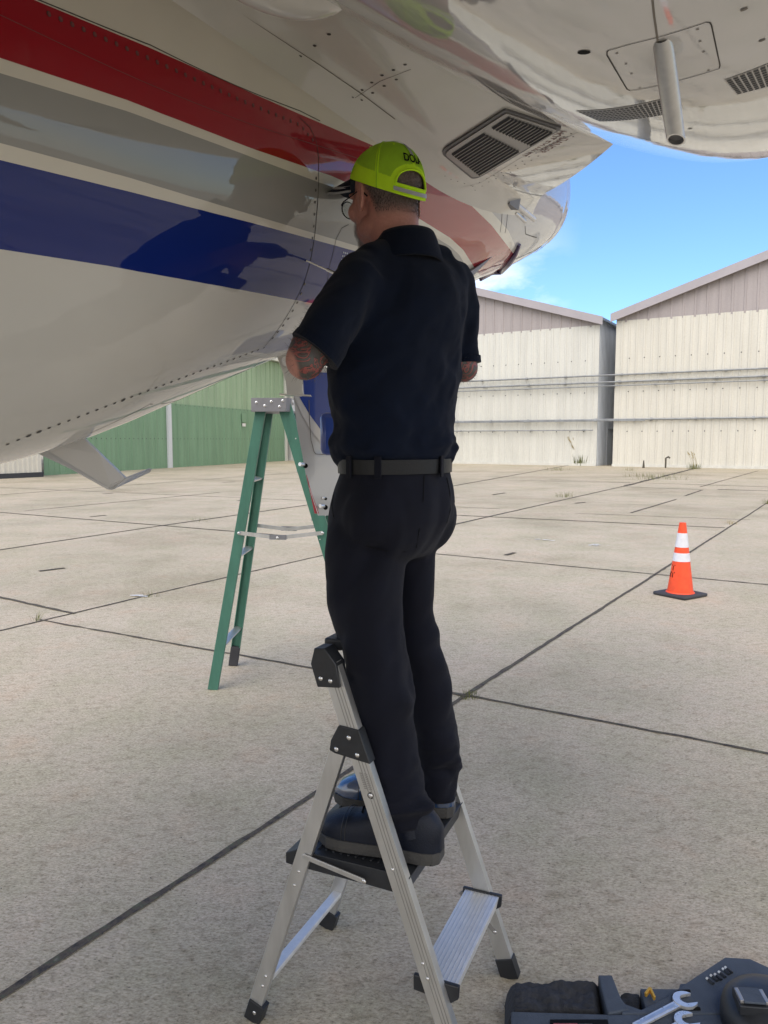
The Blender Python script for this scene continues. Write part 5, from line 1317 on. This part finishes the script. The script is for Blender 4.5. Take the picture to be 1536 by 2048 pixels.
base = rx+tr_*.235+Vector((0,0,pz+.0085+.1)); nvec = Vector((tr_.x*.5, tr_.y*.5, .86)).normalized()
xa = (-ntr*-1).normalized(); ya = nvec.cross(xa)
w.add([base+xa*v.x*-1+ya*v.y*-1+nvec*.004 for v in vs], fs, M['white']); joinin(rb, w)

# ---- cap
w = MB(); CR = (.0875, .1085, .113); CZ = .032
def edge_z(ph): return .036+.049*math.cos(ph)          # ph = 0 at the brim
def dome(ph, t, g_=0):
    ze = edge_z(ph)-CZ; z = ze+(CR[2]-ze)*math.sin(t*math.pi/2)**1.0; k = math.sqrt(max(0, 1-(max(0, z)/CR[2])**2.3)); k = max(k, 0)
    return HL(math.sin(ph)*(CR[0]+g_)*k, -.006+math.cos(ph)*(CR[1]+g_)*k, CZ+z+g_*(1-k))
NP, NT2 = 340, 110
V0 = [[dome(2*math.pi*i/NP, j/NT2) for i in range(NP)] for j in range(NT2)]
def hole(i, j):
    dph = (2*math.pi*(i+.5)/NP)-math.pi; p = dome(2*math.pi*(i+.5)/NP, (j+.5)/NT2); h = p.z-hc.z-edge_z(math.pi+dph)
    return h > .0235 and (dph/.56)**2+((h-.0235)/.043)**2 < 1
fs = {M['neon']: [], M['neonmesh']: []}
for j in range(NT2-1):
    for i in range(NP):
        if hole(i, j): continue
        ph = 2*math.pi*(i+.5)/NP; p = dome(ph, (j+.5)/NT2); h = p.z-hc.z-edge_z(ph); dp = abs(ph-math.pi)
        nearhole = (dp/.70)**2+((h-.0235)/.056)**2 < 1
        m_ = M['neon'] if (h < .040+.006*math.cos(ph) or nearhole or abs((ph*3/math.pi) % 1-.5) > .455) else M['neonmesh']
        fs[m_].append((j*NP+i, j*NP+(i+1)%NP, (j+1)*NP+(i+1)%NP, (j+1)*NP+i))
top = [v for r in V0 for v in r]
k0 = len(top); top.append(HL(0,-.006,CZ+CR[2]))
for i in range(NP): fs[M['neonmesh']].append(((NT2-1)*NP+i, (NT2-1)*NP+(i+1)%NP, k0))
me2 = bpy.data.meshes.new('cap'); me2.from_pydata([tuple(v) for v in top], [], fs[M['neon']]+fs[M['neonmesh']])
me2.materials.append(M['neon']); me2.materials.append(M['neonmesh']); me2.polygons.foreach_set('material_index', [0]*len(fs[M['neon']])+[1]*len(fs[M['neonmesh']])); me2.polygons.foreach_set('use_smooth', [True]*len(me2.polygons))
capo = bpy.data.objects.new('cap', me2); C.objects.link(capo); md = capo.modifiers.new('s', 'SOLIDIFY'); md.thickness = .0022; md.offset = 1; put(capo, man)
w = MB()
for k in range(6):
    ph = R(60*k); 
    if k == 3: continue
    w.tube([dome(ph, t, .0012) for t in np.linspace(.0 if k != 3 else .5, 1, 18)], .0011, M['neonmesh'], 6)

def hp(a): dph = .56*math.cos(a); h = .0235+.043*max(0, math.sin(a)); return dph, h
def atheight(ph, h):
    lo_t, hi_t = 0, 1
    for _ in range(24):
        m_t = (lo_t+hi_t)/2; q = dome(ph, m_t)
        if q.z-hc.z-edge_z(ph) < h: lo_t = m_t
        else: hi_t = m_t
    return dome(ph, lo_t, .0012)
w.tube([atheight(math.pi+d_, h_) for d_, h_ in (hp(R(a)) for a in range(0, 181, 6))]+[atheight(math.pi+x, .0235) for x in np.linspace(-.56, .56, 16)], .0026, M['neon'], 6)
w.build('panel_seams', capo)
w = MB(); rows_ = []
for t in np.linspace(.46, .97, 18):
    hw = .05+.03*(1-t); rows_.append([dome(math.pi+x*hw/max(.3, (1-t)*1.6+.25), t, .0030) for x in (-1,-.33,.33,1)])
w.grid(rows_, M['reflect']); w.build('reflective_strip', capo, recalc=False)
w = MB(); rows_ = []
for h in (.006,.0155): rows_.append([dome(math.pi+x, 0, .0034)+Vector((0,0,h)) for x in np.linspace(-.62, .62, 24)])
w.grid(rows_, M['reflect']); w.build('strap_tape', capo, recalc=False)
w = MB(); w.ellip(HL(0,-.006,CZ+CR[2]+.001), .006, .006, .0035, M['neon']); 
for k in range(6):
    for t in (.62,): w.disc(dome(R(60*k+30), t, .0026), (dome(R(60*k+30), t, .02)-dome(R(60*k+30), t, 0)), .0028, M['neon'], 10)
w.build('button', capo, smooth=True)
vs, fs_ = textmesh('DOLA', .027, M['black'], .0007); w = MB(); out = []
for v in vs:
    t = .615+v.y/.135; ph = math.pi+.02+v.x*-1/.068; 
    out.append(dome(math.pi+(v.x-.002)/.115*-1, .40+v.y/.185, .0042))
w.add(out, fs_, M['black']); w.build('lettering', capo, recalc=False)
w = MB(); ups, los, tape = [], [], []
for r_ in np.linspace(0, 1, 12):
    row = []
    for a in np.linspace(-1, 1, 33):
        ph = a*1.02; e = dome(ph, 0, .001); Lb = .102*(max(0, 1-abs(a)**2.6))**.5; dr = (HX*math.sin(ph)*.35+HYv).normalized()
        row.append(e+dr*Lb*r_+Vector((0,0,-.016*a*a*r_-.010*r_-.002+.012*(1-a*a)*r_*(1-r_))))
    ups.append(row)
w.grid(ups, M['navy']); w.grid([[p+Vector((0,0,-.0045)) for p in r] for r in ups], M['navy']); w.grid([ups[-1], [p+Vector((0,0,-.0045)) for p in ups[-1]]], M['navy'])
br = w.build('brim', capo, smooth=True, angle=60)
w = MB(); w.grid([[p+Vector((0,0,.0012)) for p in ups[9]], [p+Vector((0,0,.0012)) for p in ups[7]]], M['reflect'])
w.tube([p+Vector((0,0,-.0022)) for p in ups[-1]], .0026, M['reflect'], 6); joinin(br, w)
# ---- glasses
w = MB()
for sx in (-1, 1):
    c = HL(.033*sx, .113, .006); w.tube([c+HX*math.cos(t)*.024+HZ*math.sin(t)*.021-HYv*.004*math.cos(t)*sx for t in [R(a) for a in range(0, 361, 15)]], .0013, M['black'], 6)
    w.tube([HL(.058*sx,.110,.014), HL(.070*sx,.085,.014), HL(.083*sx,.006,.018), HL(.088*sx,-.018,.012), HL(.086*sx,-.036 if sx < 0 else -.022,-.004)], [.002,.0016,.0014,.0018,.0022], M['black'], 6)
w.tube([HL(-.010,.113,.010), HL(0,.115,.014), HL(.010,.113,.010)], .0013, M['black'], 6)
gl = w.build('glasses', man, smooth=True)
w = MB()
for sx in (-1, 1):
    c = HL(.033*sx, .113, .006); w.add([c+HX*math.cos(t)*.0235+HZ*math.sin(t)*.0205+HYv*o for o in (0,.0016) for t in [R(a) for a in range(0, 360, 15)]], [tuple(range(24))[::-1], tuple(range(24, 48))]+[(k, (k+1)%24, 24+(k+1)%24, 24+k) for k in range(24)], M['glass'])
put(w.build('lenses', None), gl)
# ---- power drill in his hands
dr = empty('power_drill', grip0); tag(dr, 'dark cordless drill in the man\'s hands with its long bit against the jet', 'drill')
w = MB(); w.tube([drT+drN*.001, drT+drD*.075], .0026, M['steel'], 8); w.tube([drT+drD*.060, drT+drD*.092], .0045, M['steel'], 10); w.build('bit', dr, smooth=True)
w = MB(); w.tube([drT+drD*.088, drT+drD*.100, drT+drD*.128, drT+drD*.135], [.008,.015,.020,.020], M['blackplastic'], 20); w.build('chuck', dr, smooth=True, angle=40)
w = MB(); w.tube([drT+drD*.135, drT+drD*.15, drT+drD*.22, drT+drD*.295, drT+drD*.305], [.024,.029,.030,.028,.018], M['blackplastic'], 24); w.build('motor_housing', dr, smooth=True, angle=40)
w = MB(); w.box(grip0+gdn*.015, grip0+gdn*.125, drD, .032, .040, M['blackplastic']); w.build('handle', dr, bevel=.008, smooth=True)
w = MB(); w.box(grip0+gdn*.125-drD*.01, grip0+gdn*.185-drD*.01, drD, .068, .105, M['rubber']); w.build('battery', dr, bevel=.008, smooth=True)
